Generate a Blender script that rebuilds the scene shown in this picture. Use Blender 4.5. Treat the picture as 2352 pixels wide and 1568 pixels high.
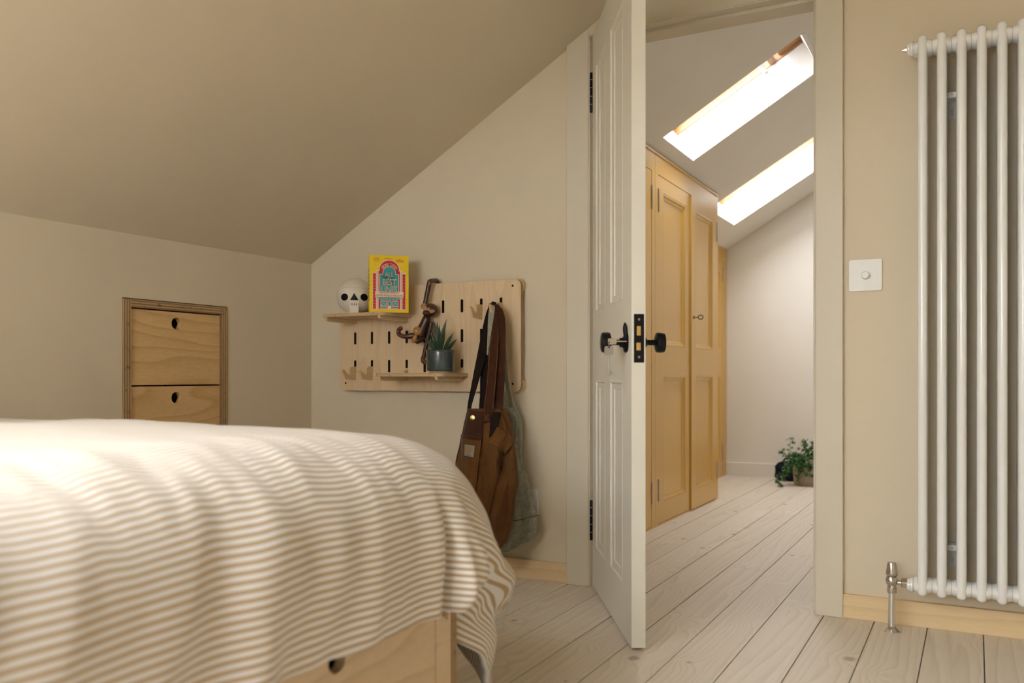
import bpy, bmesh, math, random
from mathutils import Vector, Matrix, noise
random.seed(7)
for o in list(bpy.data.objects): bpy.data.objects.remove(o)
SC = bpy.context.scene
COL = SC.collection
PI = math.pi

# ------------------------------------------------------------------ camera
F, CX, HY, CAMH = 2004.0, 1176.0, 864.0, 0.70        # pixels of the 2352x1568 frame, metres
YAW = math.radians(28.0)
CA, SA = math.cos(YAW), math.sin(YAW)
cam = bpy.data.cameras.new('camera')
camo = bpy.data.objects.new('camera', cam); COL.objects.link(camo)
camo.location = (0, 0, CAMH); camo.rotation_euler = (PI/2, 0, YAW)
cam.sensor_width = 36.0; cam.lens = 36.0*F/2352.0
cam.shift_y = (HY-784.0)/2352.0
cam.clip_start = 0.02; cam.clip_end = 60
cam.dof.use_dof = True; cam.dof.focus_distance = 2.9; cam.dof.aperture_fstop = 2.8
SC.camera = camo

# ------------------------------------------------------------------ sky, exposure
world = bpy.data.worlds.new('sky'); SC.world = world; world.use_nodes = True
bg = world.node_tree.nodes['Background']
bg.inputs['Color'].default_value = (0.975, 0.965, 1.0, 1)
bg.inputs['Strength'].default_value = 12.0
SC.view_settings.view_transform = 'Standard'; SC.view_settings.look = 'None'
SC.view_settings.gamma = 1.0; SC.view_settings.use_curve_mapping = False
SC.view_settings.exposure = 0.96

# measured planes of the place
KX = -2.343            # knee wall
DY = 2.70              # door wall (bedroom side)
DT = 0.12              # its thickness
FARY = 6.20            # end of the hall
KZ = 1.147             # knee wall height
SL = 0.59              # roof slope
TH = math.atan(SL); CT, ST = math.cos(TH), math.sin(TH)
FLATZ = 2.42
RIDGE = KX+(FLATZ-KZ)/SL
RX = 1.75              # right wall
BY = -1.7              # wall behind the camera

def slope_pt(x, y, z):  # x: world X where the under side is met, z: distance above it along the roof normal
    return (x-ST*z, y, KZ+SL*(x-KX)+CT*z)

def portal(x0, x1, y0, y1, depth):
    l = bpy.data.lights.new('sky_portal', 'AREA'); l.shape = 'RECTANGLE'
    l.size = (x1-x0)/CT; l.size_y = y1-y0; l.cycles.is_portal = True
    o = bpy.data.objects.new('sky_portal', l); COL.objects.link(o)
    o.location = slope_pt((x0+x1)/2, (y0+y1)/2, depth)
    o.rotation_euler = (0, -TH, 0)
HS1 = (-1.262, -0.640, 3.832, 4.320)
HS2 = (-1.412, -0.790, 5.150, 5.775)
BS = (-1.95, -0.75, -0.58, 0.30)  # added bedroom skylight, out of view, sized for the light it gives
GW = (-1.50, -0.10, 0.86, 1.58)      # added unseen window in the gable wall, to light the bedroom (x0, x1, z0, z1)
for s in (HS1, HS2, BS): portal(*s, 0.26)
l = bpy.data.lights.new('sky_portal', 'AREA'); l.shape = 'RECTANGLE'; l.size = GW[1]-GW[0]; l.size_y = GW[3]-GW[2]; l.cycles.is_portal = True
o = bpy.data.objects.new('sky_portal', l); COL.objects.link(o); o.location = ((GW[0]+GW[1])/2, BY-.10, (GW[2]+GW[3])/2); o.rotation_euler = (PI/2, 0, PI)

# ------------------------------------------------------------------ pixel -> place
def ray(x, y):
    r = (x-CX)/F; return (r*CA-SA, r*SA+CA, (HY-y)/F)
def onX(x, y, X):
    d = ray(x, y); t = X/d[0]; return Vector((X, d[1]*t, CAMH+d[2]*t))
def onY(x, y, Y):
    d = ray(x, y); t = Y/d[1]; return Vector((d[0]*t, Y, CAMH+d[2]*t))

# ------------------------------------------------------------------ materials
def new_mat(name):
    m = bpy.data.materials.new(name); m.use_nodes = True
    nt = m.node_tree; b = nt.nodes['Principled BSDF']
    return m, nt, b
def nd(nt, typ, ins=None, **props):
    n = nt.nodes.new(typ)
    for k, v in props.items(): setattr(n, k, v)
    for k, v in (ins or {}).items():
        if hasattr(v, 'is_output') or isinstance(v, bpy.types.NodeSocket): nt.links.new(v, n.inputs[k])
        else: n.inputs[k].default_value = v
    return n
def ramp(nt, fac, stops, interp='LINEAR'):
    r = nt.nodes.new('ShaderNodeValToRGB'); r.color_ramp.interpolation = interp
    e = r.color_ramp.elements
    while len(e) < len(stops): e.new(0.5)
    for i, (p, c) in enumerate(stops):
        e[i].position = p; e[i].color = (*c, 1) if len(c) == 3 else c
    nt.links.new(fac, r.inputs['Fac']); return r
def mix(nt, fac, a, b, blend='MIX'):
    n = nt.nodes.new('ShaderNodeMix'); n.data_type = 'RGBA'; n.blend_type = blend
    for i, v in ((0, fac), (6, a), (7, b)):
        if isinstance(v, bpy.types.NodeSocket): nt.links.new(v, n.inputs[i])
        elif i == 0: n.inputs[0].default_value = v
        else: n.inputs[i].default_value = (*v, 1)
    return n.outputs[2]
def math_n(nt, op, a, b=None):
    n = nt.nodes.new('ShaderNodeMath'); n.operation = op
    for i, v in ((0, a), (1, b)):
        if v is None: continue
        if isinstance(v, bpy.types.NodeSocket): nt.links.new(v, n.inputs[i])
        else: n.inputs[i].default_value = v
    return n.outputs[0]
def bump(nt, b, height, strength, dist=0.002):
    n = nd(nt, 'ShaderNodeBump', {'Strength': strength, 'Distance': dist, 'Height': height})
    nt.links.new(n.outputs[0], b.inputs['Normal'])
def obj_coord(nt, shift=True):
    tc = nd(nt, 'ShaderNodeTexCoord')
    if not shift: return tc.outputs['Object']
    oi = nd(nt, 'ShaderNodeObjectInfo')
    s = nd(nt, 'ShaderNodeVectorMath', {0: oi.outputs['Random'], 1: (13.7, 7.1, 9.3)}, operation='MULTIPLY')
    a = nd(nt, 'ShaderNodeVectorMath', {0: tc.outputs['Object'], 1: s.outputs[0]}, operation='ADD')
    return a.outputs[0]

def paint(name, c, rough=0.75, var=0.02, bumpy=0.06):
    m, nt, b = new_mat(name)
    co = obj_coord(nt, False)
    n = nd(nt, 'ShaderNodeTexNoise', {'Vector': co, 'Scale': 3.0, 'Detail': 4.0})
    col = ramp(nt, n.outputs[0], [(0.3, tuple(x*(1-var) for x in c)), (0.7, tuple(min(1, x*(1+var)) for x in c))])
    nt.links.new(col.outputs[0], b.inputs['Base Color'])
    b.inputs['Roughness'].default_value = rough
    f = nd(nt, 'ShaderNodeTexNoise', {'Vector': co, 'Scale': 220.0, 'Detail': 3.0})
    bump(nt, b, f.outputs[0], bumpy, 0.001)
    return m
def plain(name, c, rough=0.5, metal=0.0, coat=0.0, var=0.04, scale=30.0, spec=0.5):
    m, nt, b = new_mat(name)
    n = nd(nt, 'ShaderNodeTexNoise', {'Vector': obj_coord(nt, False), 'Scale': scale, 'Detail': 3.0})
    col = ramp(nt, n.outputs[0], [(0.3, tuple(x*(1-var) for x in c)), (0.7, tuple(min(1, x*(1+var)) for x in c))])
    nt.links.new(col.outputs[0], b.inputs['Base Color'])
    b.inputs['Roughness'].default_value = rough; b.inputs['Metallic'].default_value = metal
    b.inputs['Coat Weight'].default_value = coat; b.inputs['Coat Roughness'].default_value = 0.12; b.inputs['Specular IOR Level'].default_value = spec
    return m
def wood(name, light, dark, grain='y', ring=14.0, fib=60.0, contrast=0.5, rough=0.5, stretch=0.07, distort=6.0, knots=False, coat=0.0, lowscale=5.0):
    m, nt, b = new_mat(name)
    co = obj_coord(nt)
    sc = {'x': (stretch, 1, 1), 'y': (1, stretch, 1), 'z': (1, 1, stretch)}[grain]
    mp = nd(nt, 'ShaderNodeMapping', {'Vector': co, 'Scale': sc})
    low = nd(nt, 'ShaderNodeTexNoise', {'Vector': mp.outputs[0], 'Scale': lowscale, 'Detail': 2.0, 'Roughness': 0.4})
    fibn = nd(nt, 'ShaderNodeTexNoise', {'Vector': mp.outputs[0], 'Scale': fib*4, 'Detail': 3.0, 'Roughness': 0.6})
    ph = math_n(nt, 'MULTIPLY', low.outputs[0], distort)
    if knots:
        sk = {'x': (1.3, 7.3, 7.3), 'y': (4.6, 3.4, 1.0), 'z': (7.3, 7.3, 1.3)}[grain]
        mk_ = nd(nt, 'ShaderNodeMapping', {'Vector': co, 'Scale': sk})
        vo = nd(nt, 'ShaderNodeTexVoronoi', {'Vector': mk_.outputs[0], 'Scale': 1.0, 'Randomness': 1.0}, feature='F1', voronoi_dimensions='2D')
        sepc = nd(nt, 'ShaderNodeSeparateColor', {'Color': vo.outputs['Color']})
        rad = math_n(nt, 'MULTIPLY', sepc.outputs[0], 0.085)
        kd = math_n(nt, 'DIVIDE', vo.outputs['Distance'], rad)
        fall = nd(nt, 'ShaderNodeMapRange', {'Value': vo.outputs['Distance'], 'From Min': 0.0, 'From Max': 0.34, 'To Min': 1.0, 'To Max': 0.0})
        fall2 = math_n(nt, 'POWER', fall.outputs[0], 2.0)
        ph = math_n(nt, 'ADD', ph, math_n(nt, 'MULTIPLY', fall2, 2.2))
    sep = nd(nt, 'ShaderNodeSeparateXYZ', {'Vector': mp.outputs[0]})
    ax = {'x': ('Y', 'Z'), 'y': ('X', 'Z'), 'z': ('X', 'Y')}[grain]
    lin = math_n(nt, 'ADD', math_n(nt, 'MULTIPLY', sep.outputs[ax[0]], ring), math_n(nt, 'MULTIPLY', sep.outputs[ax[1]], ring*0.83))
    v = math_n(nt, 'ADD', lin, ph)
    fr = math_n(nt, 'FRACT', v)
    band = ramp(nt, fr, [(0.0, (0, 0, 0)), (0.62, (0.35,)*3), (0.9, (1, 1, 1)), (1.0, (0, 0, 0))])
    f1 = math_n(nt, 'MULTIPLY', band.outputs[0], contrast)
    f2 = math_n(nt, 'MULTIPLY', math_n(nt, 'SUBTRACT', fibn.outputs[0], 0.42), contrast*1.3)
    fac = nd(nt, 'ShaderNodeMath', {0: f1, 1: f2}, operation='ADD', use_clamp=True).outputs[0]
    col = mix(nt, fac, light, dark)
    oi = nd(nt, 'ShaderNodeObjectInfo')
    tint = ramp(nt, oi.outputs['Random'], [(0, (0.94, 0.93, 0.92)), (1, (1.0, 1.0, 1.0))])
    col = mix(nt, 1.0, col, tint.outputs[0], 'MULTIPLY')
    if knots:
        km = ramp(nt, kd, [(0.55, (1, 1, 1)), (0.95, (0, 0, 0))])
        keep = math_n(nt, 'GREATER_THAN', sepc.outputs[1], 0.42)
        kk = math_n(nt, 'MULTIPLY', km.outputs[0], keep)
        col = mix(nt, math_n(nt, 'MULTIPLY', kk, 0.62), col, (0.25, 0.18, 0.13))
    nt.links.new(col, b.inputs['Base Color'])
    b.inputs['Roughness'].default_value = rough
    b.inputs['Coat Weight'].default_value = coat; b.inputs['Coat Roughness'].default_value = 0.25
    bump(nt, b, fac, 0.12, 0.001)
    return m
def ply_edge(name, axis, c1, c2, period=0.0028):
    m, nt, b = new_mat(name)
    co = obj_coord(nt, False)
    sep = nd(nt, 'ShaderNodeSeparateXYZ', {'Vector': co})
    n = nd(nt, 'ShaderNodeTexNoise', {'Vector': co, 'Scale': 25.0, 'Detail': 3.0})
    v = math_n(nt, 'ADD', math_n(nt, 'DIVIDE', sep.outputs[axis], period), math_n(nt, 'MULTIPLY', n.outputs[0], 0.25))
    fr = math_n(nt, 'FRACT', math_n(nt, 'MULTIPLY', v, 0.5))
    r = ramp(nt, fr, [(0.0, c1), (0.46, c1), (0.52, c2), (0.96, c2), (1.0, c1)])
    dk = nd(nt, 'ShaderNodeTexNoise', {'Vector': co, 'Scale': 70.0, 'Detail': 2.0})
    rr = ramp(nt, dk.outputs[0], [(0.62, (1, 1, 1)), (0.75, (0.6, 0.52, 0.45))])
    nt.links.new(mix(nt, 1.0, r.outputs[0], rr.outputs[0], 'MULTIPLY'), b.inputs['Base Color'])
    b.inputs['Roughness'].default_value = 0.65
    return m
def cloth(name, c, c2, scale=900.0, rough=0.9, mottled=12.0, sheen=0.2):
    m, nt, b = new_mat(name)
    co = obj_coord(nt, False)
    n = nd(nt, 'ShaderNodeTexNoise', {'Vector': co, 'Scale': mottled, 'Detail': 5.0, 'Roughness': 0.65})
    w = nd(nt, 'ShaderNodeTexNoise', {'Vector': co, 'Scale': scale, 'Detail': 2.0})
    f = math_n(nt, 'ADD', math_n(nt, 'MULTIPLY', n.outputs[0], 0.6), math_n(nt, 'MULTIPLY', w.outputs[0], 0.4))
    r = ramp(nt, f, [(0.35, c), (0.62, c2)])
    nt.links.new(r.outputs[0], b.inputs['Base Color'])
    b.inputs['Roughness'].default_value = rough
    b.inputs['Sheen Weight'].default_value = sheen; b.inputs['Specular IOR Level'].default_value = 0.15
    bump(nt, b, w.outputs[0], 0.35, 0.001)
    return m

M = {}
M['wall'] = paint('bedroom_wall_paint', (0.705, 0.607, 0.455))
M['hall_wall'] = paint('hall_wall_paint', (0.81, 0.77, 0.70))
M['white_reveal'] = paint('white_reveal_paint', (0.82, 0.81, 0.79))
M['trim'] = paint('trim_paint', (0.675, 0.605, 0.480), rough=0.5, bumpy=0.03)
M['door'] = paint('door_paint', (0.77, 0.735, 0.64), rough=0.38, bumpy=0.1)
M['rad'] = plain('radiator_enamel', (0.83, 0.83, 0.81), rough=0.20, coat=0.4, var=0.01)
M['white_plastic'] = plain('white_plate', (0.82, 0.80, 0.76), rough=0.4, var=0.01)
M['black'] = plain('black_metal', (0.006, 0.006, 0.007), rough=0.32, var=0.2, spec=0.22)
M['nickel'] = plain('nickel', (0.55, 0.52, 0.47), rough=0.25, metal=1.0)
M['chrome'] = plain('chrome', (0.75, 0.75, 0.75), rough=0.12, metal=1.0)
M['brass'] = plain('brass', (0.72, 0.50, 0.18), rough=0.35, metal=1.0)
M['steel'] = plain('steel', (0.42, 0.40, 0.38), rough=0.4, metal=1.0)
M['zinc'] = plain('zinc_plate', (0.66, 0.67, 0.66), rough=0.45)
M['plank'] = wood('whitewashed_pine', (0.765, 0.685, 0.58), (0.575, 0.47, 0.365), 'y', ring=42.0, fib=55, contrast=0.50, rough=0.45, stretch=0.045, distort=10.0, knots=True, lowscale=8.0)
M['sub'] = plain('dark_gap', (0.05, 0.035, 0.02), rough=0.9)
M['ply_y'] = wood('birch_ply_face_horizontal', (0.76, 0.51, 0.24), (0.50, 0.28, 0.095), 'y', ring=26, fib=40, contrast=0.50, rough=0.45, stretch=0.22, distort=9.0)
M['ply_board'] = wood('birch_ply_face_vertical', (0.76, 0.58, 0.37), (0.57, 0.39, 0.21), 'z', ring=12, fib=60, contrast=0.34, rough=0.5, stretch=0.12, distort=11.0, lowscale=8.0)
M['ply_bed'] = wood('birch_ply_bed', (0.80, 0.62, 0.42), (0.56, 0.38, 0.22), 'y', ring=24, fib=40, contrast=0.45, rough=0.5, stretch=0.22, distort=9.0)
M['ply_x'] = wood('birch_strip', (0.80, 0.61, 0.36), (0.62, 0.42, 0.20), 'x', ring=34, fib=40, contrast=0.4, rough=0.5, stretch=0.15, distort=5.0)
M['peg'] = wood('birch_hook', (0.74, 0.55, 0.31), (0.60, 0.42, 0.22), 'y', ring=60, fib=60, contrast=0.35, rough=0.55)
M['edge_x'] = ply_edge('ply_edge_x', 'X', (0.56, 0.40, 0.22), (0.34, 0.22, 0.11))
M['edge_y'] = ply_edge('ply_edge_y', 'Y', (0.50, 0.34, 0.17), (0.27, 0.165, 0.075), 0.0045)
M['edge_z'] = ply_edge('ply_edge_z', 'Z', (0.68, 0.50, 0.30), (0.46, 0.31, 0.17), 0.002)
M['edge_zf'] = ply_edge('ply_edge_zf', 'Z', (0.50, 0.34, 0.17), (0.27, 0.165, 0.075), 0.0045)
M['yellow'] = wood('ochre_stained_pine', (0.74, 0.445, 0.11), (0.60, 0.32, 0.055), 'z', ring=70, fib=70, contrast=0.45, rough=0.35, stretch=0.03, distort=2.5, coat=0.15)
M['pine'] = wood('pine_window', (0.44, 0.235, 0.095), (0.30, 0.14, 0.045), 'x', ring=60, fib=60, contrast=0.5, rough=0.45)
M['hole_shade'] = plain('painted_inside_shade', (0.02, 0.015, 0.01), rough=0.9)  # near-black colour for the shade seen through slots and holes

# ------------------------------------------------------------------ mesh helpers
WORLD = {}
class MB:
    def __init__(s): s.v = []; s.f = []; s.uv = None
    def add(s, v, f):
        n = len(s.v); s.v += [tuple(p) for p in v]; s.f += [tuple(i+n for i in q) for q in f]; return s
    def box(s, x0, x1, y0, y1, z0, z1):
        v = [(x, y, z) for x in (x0, x1) for y in (y0, y1) for z in (z0, z1)]
        return s.add(v, [(0, 1, 3, 2), (4, 6, 7, 5), (0, 4, 5, 1), (2, 3, 7, 6), (0, 2, 6, 4), (1, 5, 7, 3)])
    def obox(s, c, ux, uy, uz, hx, hy, hz):   # box on three axes
        c, ux, uy, uz = Vector(c), Vector(ux).normalized(), Vector(uy).normalized(), Vector(uz).normalized()
        v = [c+ux*i*hx+uy*j*hy+uz*k*hz for i in (-1, 1) for j in (-1, 1) for k in (-1, 1)]
        return s.add(v, [(0, 1, 3, 2), (4, 6, 7, 5), (0, 4, 5, 1), (2, 3, 7, 6), (0, 2, 6, 4), (1, 5, 7, 3)])
    def loft(s, rings, caps=True, closed=True):
        n = len(rings[0]); v = [p for r in rings for p in r]; f = []
        for i in range(len(rings)-1):
            for j in range(n if closed else n-1):
                k = (j+1) % n
                f.append((i*n+j, i*n+k, (i+1)*n+k, (i+1)*n+j))
        if caps and closed:
            f.append(tuple(range(n))[::-1]); f.append(tuple((len(rings)-1)*n+j for j in range(n)))
        return s.add(v, f)
    def lathe(s, prof, o=(0, 0, 0), ax=(0, 0, 1), seg=24):   # prof: (radius, distance along the axis)
        o, a = Vector(o), Vector(ax).normalized()
        u = a.orthogonal().normalized(); w = a.cross(u)
        return s.loft([[o+a*h+(u*math.cos(2*PI*j/seg)+w*math.sin(2*PI*j/seg))*max(r, 1e-5) for j in range(seg)] for r, h in prof])
    def tube(s, pts, rad, seg=12, round_ends=True):
        pts = [Vector(p) for p in pts]; n = len(pts)
        rr = rad if isinstance(rad, (list, tuple)) else [rad]*n
        rings = []; u = None
        for i, p in enumerate(pts):
            t = (pts[min(i+1, n-1)]-pts[max(i-1, 0)]).normalized()
            u = (t.orthogonal() if u is None else u-t*u.dot(t)).normalized(); w = t.cross(u)
            def rg(c, r): return [c+(u*math.cos(2*PI*j/seg)+w*math.sin(2*PI*j/seg))*r for j in range(seg)]
            if i == 0 and round_ends:
                for q in (0.15, 0.6): rings.append(rg(p-t*rr[0]*(1-q)*0.9, rr[0]*math.sqrt(1-(1-q)**2)))
            rings.append(rg(p, rr[i]))
            if i == n-1 and round_ends:
                for q in (0.6, 0.15): rings.append(rg(p+t*rr[-1]*(1-q)*0.9, rr[-1]*math.sqrt(1-(1-q)**2)))
        return s.loft(rings)
    def ellipsoid(s, c, r, seg=24, rings=14, rot=None):
        c = Vector(c); R = rot or Matrix.Identity(3)
        rg = []
        for i in range(rings+1):
            th = PI*(0.02+0.96*i/rings)
            rg.append([c+R@Vector((r[0]*math.sin(th)*math.cos(2*PI*j/seg), r[1]*math.sin(th)*math.sin(2*PI*j/seg), -r[2]*math.cos(th))) for j in range(seg)])
        return s.loft(rg)
    def prism(s, poly, fn, t0, t1):        # poly (a,b) extruded along t, fn(a,b,t)->xyz
        n = len(poly)
        return s.loft([[fn(a, b, t0) for a, b in poly], [fn(a, b, t1) for a, b in poly]])
    def map(s, fn): s.v = [tuple(fn(Vector(p))) for p in s.v]; return s

def smooth_path(pts, n=8):                 # Catmull-Rom
    pts = [Vector(p) for p in pts]; out = []
    for i in range(len(pts)-1):
        p0, p1, p2, p3 = pts[max(i-1, 0)], pts[i], pts[i+1], pts[min(i+2, len(pts)-1)]
        for k in range(n):
            t = k/n
            out.append(0.5*((2*p1)+(p2-p0)*t+(2*p0-5*p1+4*p2-p3)*t*t+(3*p1-p0-3*p2+p3)*t**3))
    out.append(pts[-1]); return out
def interp(tab, y):                        # piecewise linear table [(y, v...)]
    if y <= tab[0][0]: return tab[0][1:]
    for a, b in zip(tab, tab[1:]):
        if y <= b[0]:
            t = (y-a[0])/(b[0]-a[0]); t = t*t*(3-2*t)*0.4+t*0.6
            return tuple(p+(q-p)*t for p, q in zip(a[1:], b[1:]))
    return tab[-1][1:]

def from_curve(cu):
    o = bpy.data.objects.new('tmp', cu); COL.objects.link(o)
    bpy.context.view_layer.update()
    me = bpy.data.meshes.new_from_object(o.evaluated_get(bpy.context.evaluated_depsgraph_get()))
    b = MB(); b.v = [tuple(v.co) for v in me.vertices]; b.f = [tuple(p.vertices) for p in me.polygons]
    bpy.data.objects.remove(o); bpy.data.curves.remove(cu); bpy.data.meshes.remove(me)
    return b
def plate(outer, holes, t, fn):            # flat plate with holes; local z runs 0..t
    cu = bpy.data.curves.new('tmp', 'CURVE'); cu.dimensions = '2D'; cu.fill_mode = 'BOTH'; cu.extrude = t/2
    for pts in [outer]+list(holes):
        sp = cu.splines.new('POLY'); sp.points.add(len(pts)-1); sp.use_cyclic_u = True
        for p, q in zip(sp.points, pts): p.co = (q[0], q[1], 0, 1)
    b = from_curve(cu)
    b.v = [tuple(fn(x, y, z+t/2)) for x, y, z in b.v]
    return b
def text(body, size, fn, align='CENTER', extrude=0.0002, sx=1.0, bold=0.0):
    cu = bpy.data.curves.new('tmp', 'FONT'); cu.body = body; cu.size = size; cu.align_x = align; cu.extrude = extrude
    cu.offset = bold; cu.resolution_u = 4
    b = from_curve(cu); b.v = [tuple(fn(x*sx, y, z)) for x, y, z in b.v]; return b
def rect(x0, x1, y0, y1): return [(x0, y0), (x1, y0), (x1, y1), (x0, y1)]
def rrect(x0, x1, y0, y1, r, n=6):
    out = []
    for cx, cy, a in ((x1-r, y1-r, 0), (x0+r, y1-r, 90), (x0+r, y0+r, 180), (x1-r, y0+r, 270)):
        for k in range(n+1):
            t = math.radians(a+90*k/n); out.append((cx+r*math.cos(t), cy+r*math.sin(t)))
    return out
def circ(cx, cy, r, n=28): return [(cx+r*math.cos(2*PI*k/n), cy+r*math.sin(2*PI*k/n)) for k in range(n)]

def obj(name, mb, mat, parent=None, smooth=False, bev=0.0, local=False, sub=0, solid=0.0, kind=None, seg=2, angle=40, loc=None):
    """ONE mesh object. World coordinates unless local; a top-level mesh gets its origin at its base."""
    if parent is not None: off = Vector((0, 0, 0)) if local else WORLD[parent.name]
    elif loc is not None: off = Vector(loc)
    else:
        xs, ys, zs = zip(*mb.v); off = Vector(((min(xs)+max(xs))/2, (min(ys)+max(ys))/2, min(zs)))
    me = bpy.data.meshes.new(name)
    me.from_pydata([tuple(Vector(p)-off) for p in mb.v], [], mb.f)
    if mb.uv:
        ul = me.uv_layers.new(name='UVMap')
        for lp in me.loops: ul.data[lp.index].uv = mb.uv[lp.vertex_index]
    bm = bmesh.new(); bm.from_mesh(me); bmesh.ops.recalc_face_normals(bm, faces=bm.faces); bm.to_mesh(me); bm.free()
    me.materials.append(M[mat] if isinstance(mat, str) else mat)
    o = bpy.data.objects.new(name, me); COL.objects.link(o)
    if parent is not None: o.parent = parent; WORLD[o.name] = WORLD[parent.name]
    else: o.location = off; WORLD[o.name] = off
    if solid:
        md = o.modifiers.new('solid', 'SOLIDIFY'); md.thickness = abs(solid); md.offset = -1 if solid > 0 else 0
    if bev:
        md = o.modifiers.new('bevel', 'BEVEL'); md.width = bev; md.segments = seg; md.limit_method = 'ANGLE'; md.angle_limit = math.radians(35); md.harden_normals = True
    if sub:
        md = o.modifiers.new('sub', 'SUBSURF'); md.levels = sub; md.render_levels = sub
    if smooth or bev:
        for p in me.polygons: p.use_smooth = True
        if not sub:
            try: me.set_sharp_from_angle(angle=math.radians(angle))
            except Exception: pass
    if kind: o['kind'] = kind
    return o
def tag(o, label, cat, group=None):
    o['label'] = label; o['category'] = cat
    if group: o['group'] = group
    return o
def thing(name, label, cat, loc, rotz=0.0, group=None):
    o = bpy.data.objects.new(name, None); COL.objects.link(o); o.empty_display_size = 0.05
    o.location = loc; o.rotation_euler = (0, 0, rotz); WORLD[o.name] = Vector(loc)
    return tag(o, label, cat, group)
def struct(name, mb, mat, **k):
    o = obj(name, mb, mat, **k); o['kind'] = 'structure'; return o
def struct_empty(name, loc, rotz=0.0):
    o = bpy.data.objects.new(name, None); COL.objects.link(o); o.location = loc; o.rotation_euler = (0, 0, rotz)
    WORLD[o.name] = Vector(loc); o['kind'] = 'structure'; return o
def copy_tree(o, parent=None):
    c = o.copy(); COL.objects.link(c); c.parent = parent; WORLD[c.name] = WORLD[o.name]
    for ch in list(o.children): copy_tree(ch, c)
    return c
def moulding(u0, u1, z0, z1, prof, fn):    # mitred ring; prof = [(inset, height)]
    b = MB(); rings = []
    for ins, h in prof:
        rings.append([fn(u0+ins, z0+ins, h), fn(u1-ins, z0+ins, h), fn(u1-ins, z1-ins, h), fn(u0+ins, z1-ins, h)])
    return b.loft(rings, caps=False)

# ------------------------------------------------------------------ THE SETTING
XZ = lambda y0: (lambda a, b, t: (a, y0+t, b))
# walls
w = plate([(KX-0.1, -0.02), (-1.16, -0.02), (-1.16, 1.855), (-0.393, 1.855), (-0.393, -0.02), (RX+.05, -0.02), (RX+.05, FLATZ+.1), (RIDGE, FLATZ+.1), (KX-0.1, KZ+0.06), (KX-.7, .80), (KX-.7, -.02)], [], DT, XZ(DY))
struct('wall_far', w, 'wall')
# knee wall with the opening for the built-in drawers
DRY0, DRY1, DRZ = 1.826, 2.257, 0.946
w = plate([(BY, -0.02), (DY+.01, -0.02), (DY+.01, KZ+.03), (BY, KZ+.03)], [rect(DRY0, DRY1, 0.05, DRZ)], 0.06, lambda a, b, t: (KX-t, a, b))
struct('wall_left', w, 'wall')
struct('wall_eaves', MB().box(KX-.72, KX-.66, BY-.08, FARY+.08, -.06, .95), 'hall_wall')
struct('wall_right', MB().box(RX, RX+.08, BY-.08, DY+.01, -0.02, FLATZ+.1), 'wall')
struct('wall_back', plate([(KX-.1, -.02), (RX+.08, -.02), (RX+.08, FLATZ+.1), (RIDGE, FLATZ+.1), (KX-.7, .80), (KX-.7, -.02)], [rect(*GW)], .08, lambda a, b, t: (a, BY-t, b)), 'wall')
struct('wall_hall_end', plate([(-2.1, -.02), (1.2, -.02), (1.2, FLATZ+.1), (RIDGE, FLATZ+.1), (-2.1, 1.36)], [], .08, lambda a, b, t: (a, FARY+t, b)), 'hall_wall')
struct('wall_hall_right', MB().box(0.55, 0.63, DY+DT, FARY, -.02, FLATZ+.1), 'hall_wall')
struct('wall_hall_left', MB().box(-2.1, -2.02, DY+DT, FARY, -.02, 1.34), 'hall_wall')
struct('wall_hall_near', plate([(-2.05, -.02), (-1.16, -0.02), (-1.16, 1.855), (-0.393, 1.855), (-0.393, -0.02), (.55, -0.02), (.55, FLATZ+.05), (RIDGE, FLATZ+.05), (-2.05, 1.32)], [], .012, XZ(DY+DT-.002)), 'hall_wall')
# sloping ceiling: one plate per room, thick enough to make the skylight reveals
SD = 0.16
def slope_plate(y0, y1, wins):
    return plate(rect(KX-.75, RIDGE, y0, y1), [rect(*q) for q in wins], SD, slope_pt)
struct('ceiling', slope_plate(BY-.08, DY+.06, [BS]), 'wall')
struct('ceiling_hall', slope_plate(DY+.06, FARY+.08, [HS1, HS2]), 'hall_wall')
struct('ceiling_flat', MB().box(RIDGE-.02, RX+.08, BY-.08, DY+.06, FLATZ, FLATZ+.15), 'wall')
struct('ceiling_flat_hall', MB().box(RIDGE-.02, 0.63, DY+.06, FARY+.08, FLATZ, FLATZ+.15), 'hall_wall')
struct('ground', MB().box(-60, 60, -60, 60, -5.2, -5.0), plain('outdoor_ground', (.16, .17, .12), rough=1))

# floor: a dark sub floor carrying single boards
fl = struct('floor', MB().box(KX-.7, RX+.05, BY-.1, FARY+.1, -.06, -.0225), 'sub', loc=(0, 0, 0))
BW = 0.137; X0 = -0.256-BW*16
k = 0
rs = random.Random(11)
seams = {}
while X0+k*BW < RX:
    xa, xb = max(X0+k*BW, KX-.02), min(X0+(k+1)*BW, RX+.02)
    hall_only = xa > 0.62
    y = BY-.05; yend = DY+.02 if hall_only else FARY+.02
    first = rs.uniform(0.6, 3.2); ys = [y]
    y += first
    while y < yend-0.5:
        ys.append(y); y += rs.uniform(2.2, 3.6)
    if abs((X0+k*BW)+0.53) < 0.02: ys = [BY-.05, 0.75, 2.83, 5.2]
    ys.append(yend)
    for a, b_ in zip(ys, ys[1:]):
        g = rs.uniform(0.0006, 0.0014)
        obj('plank', MB().box(xa+g, xb-g, a+.0005, b_-.0005, -.0215, rs.uniform(-.0004, .0004)), 'plank', fl, bev=.0009, seg=1)
    k += 1

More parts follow.
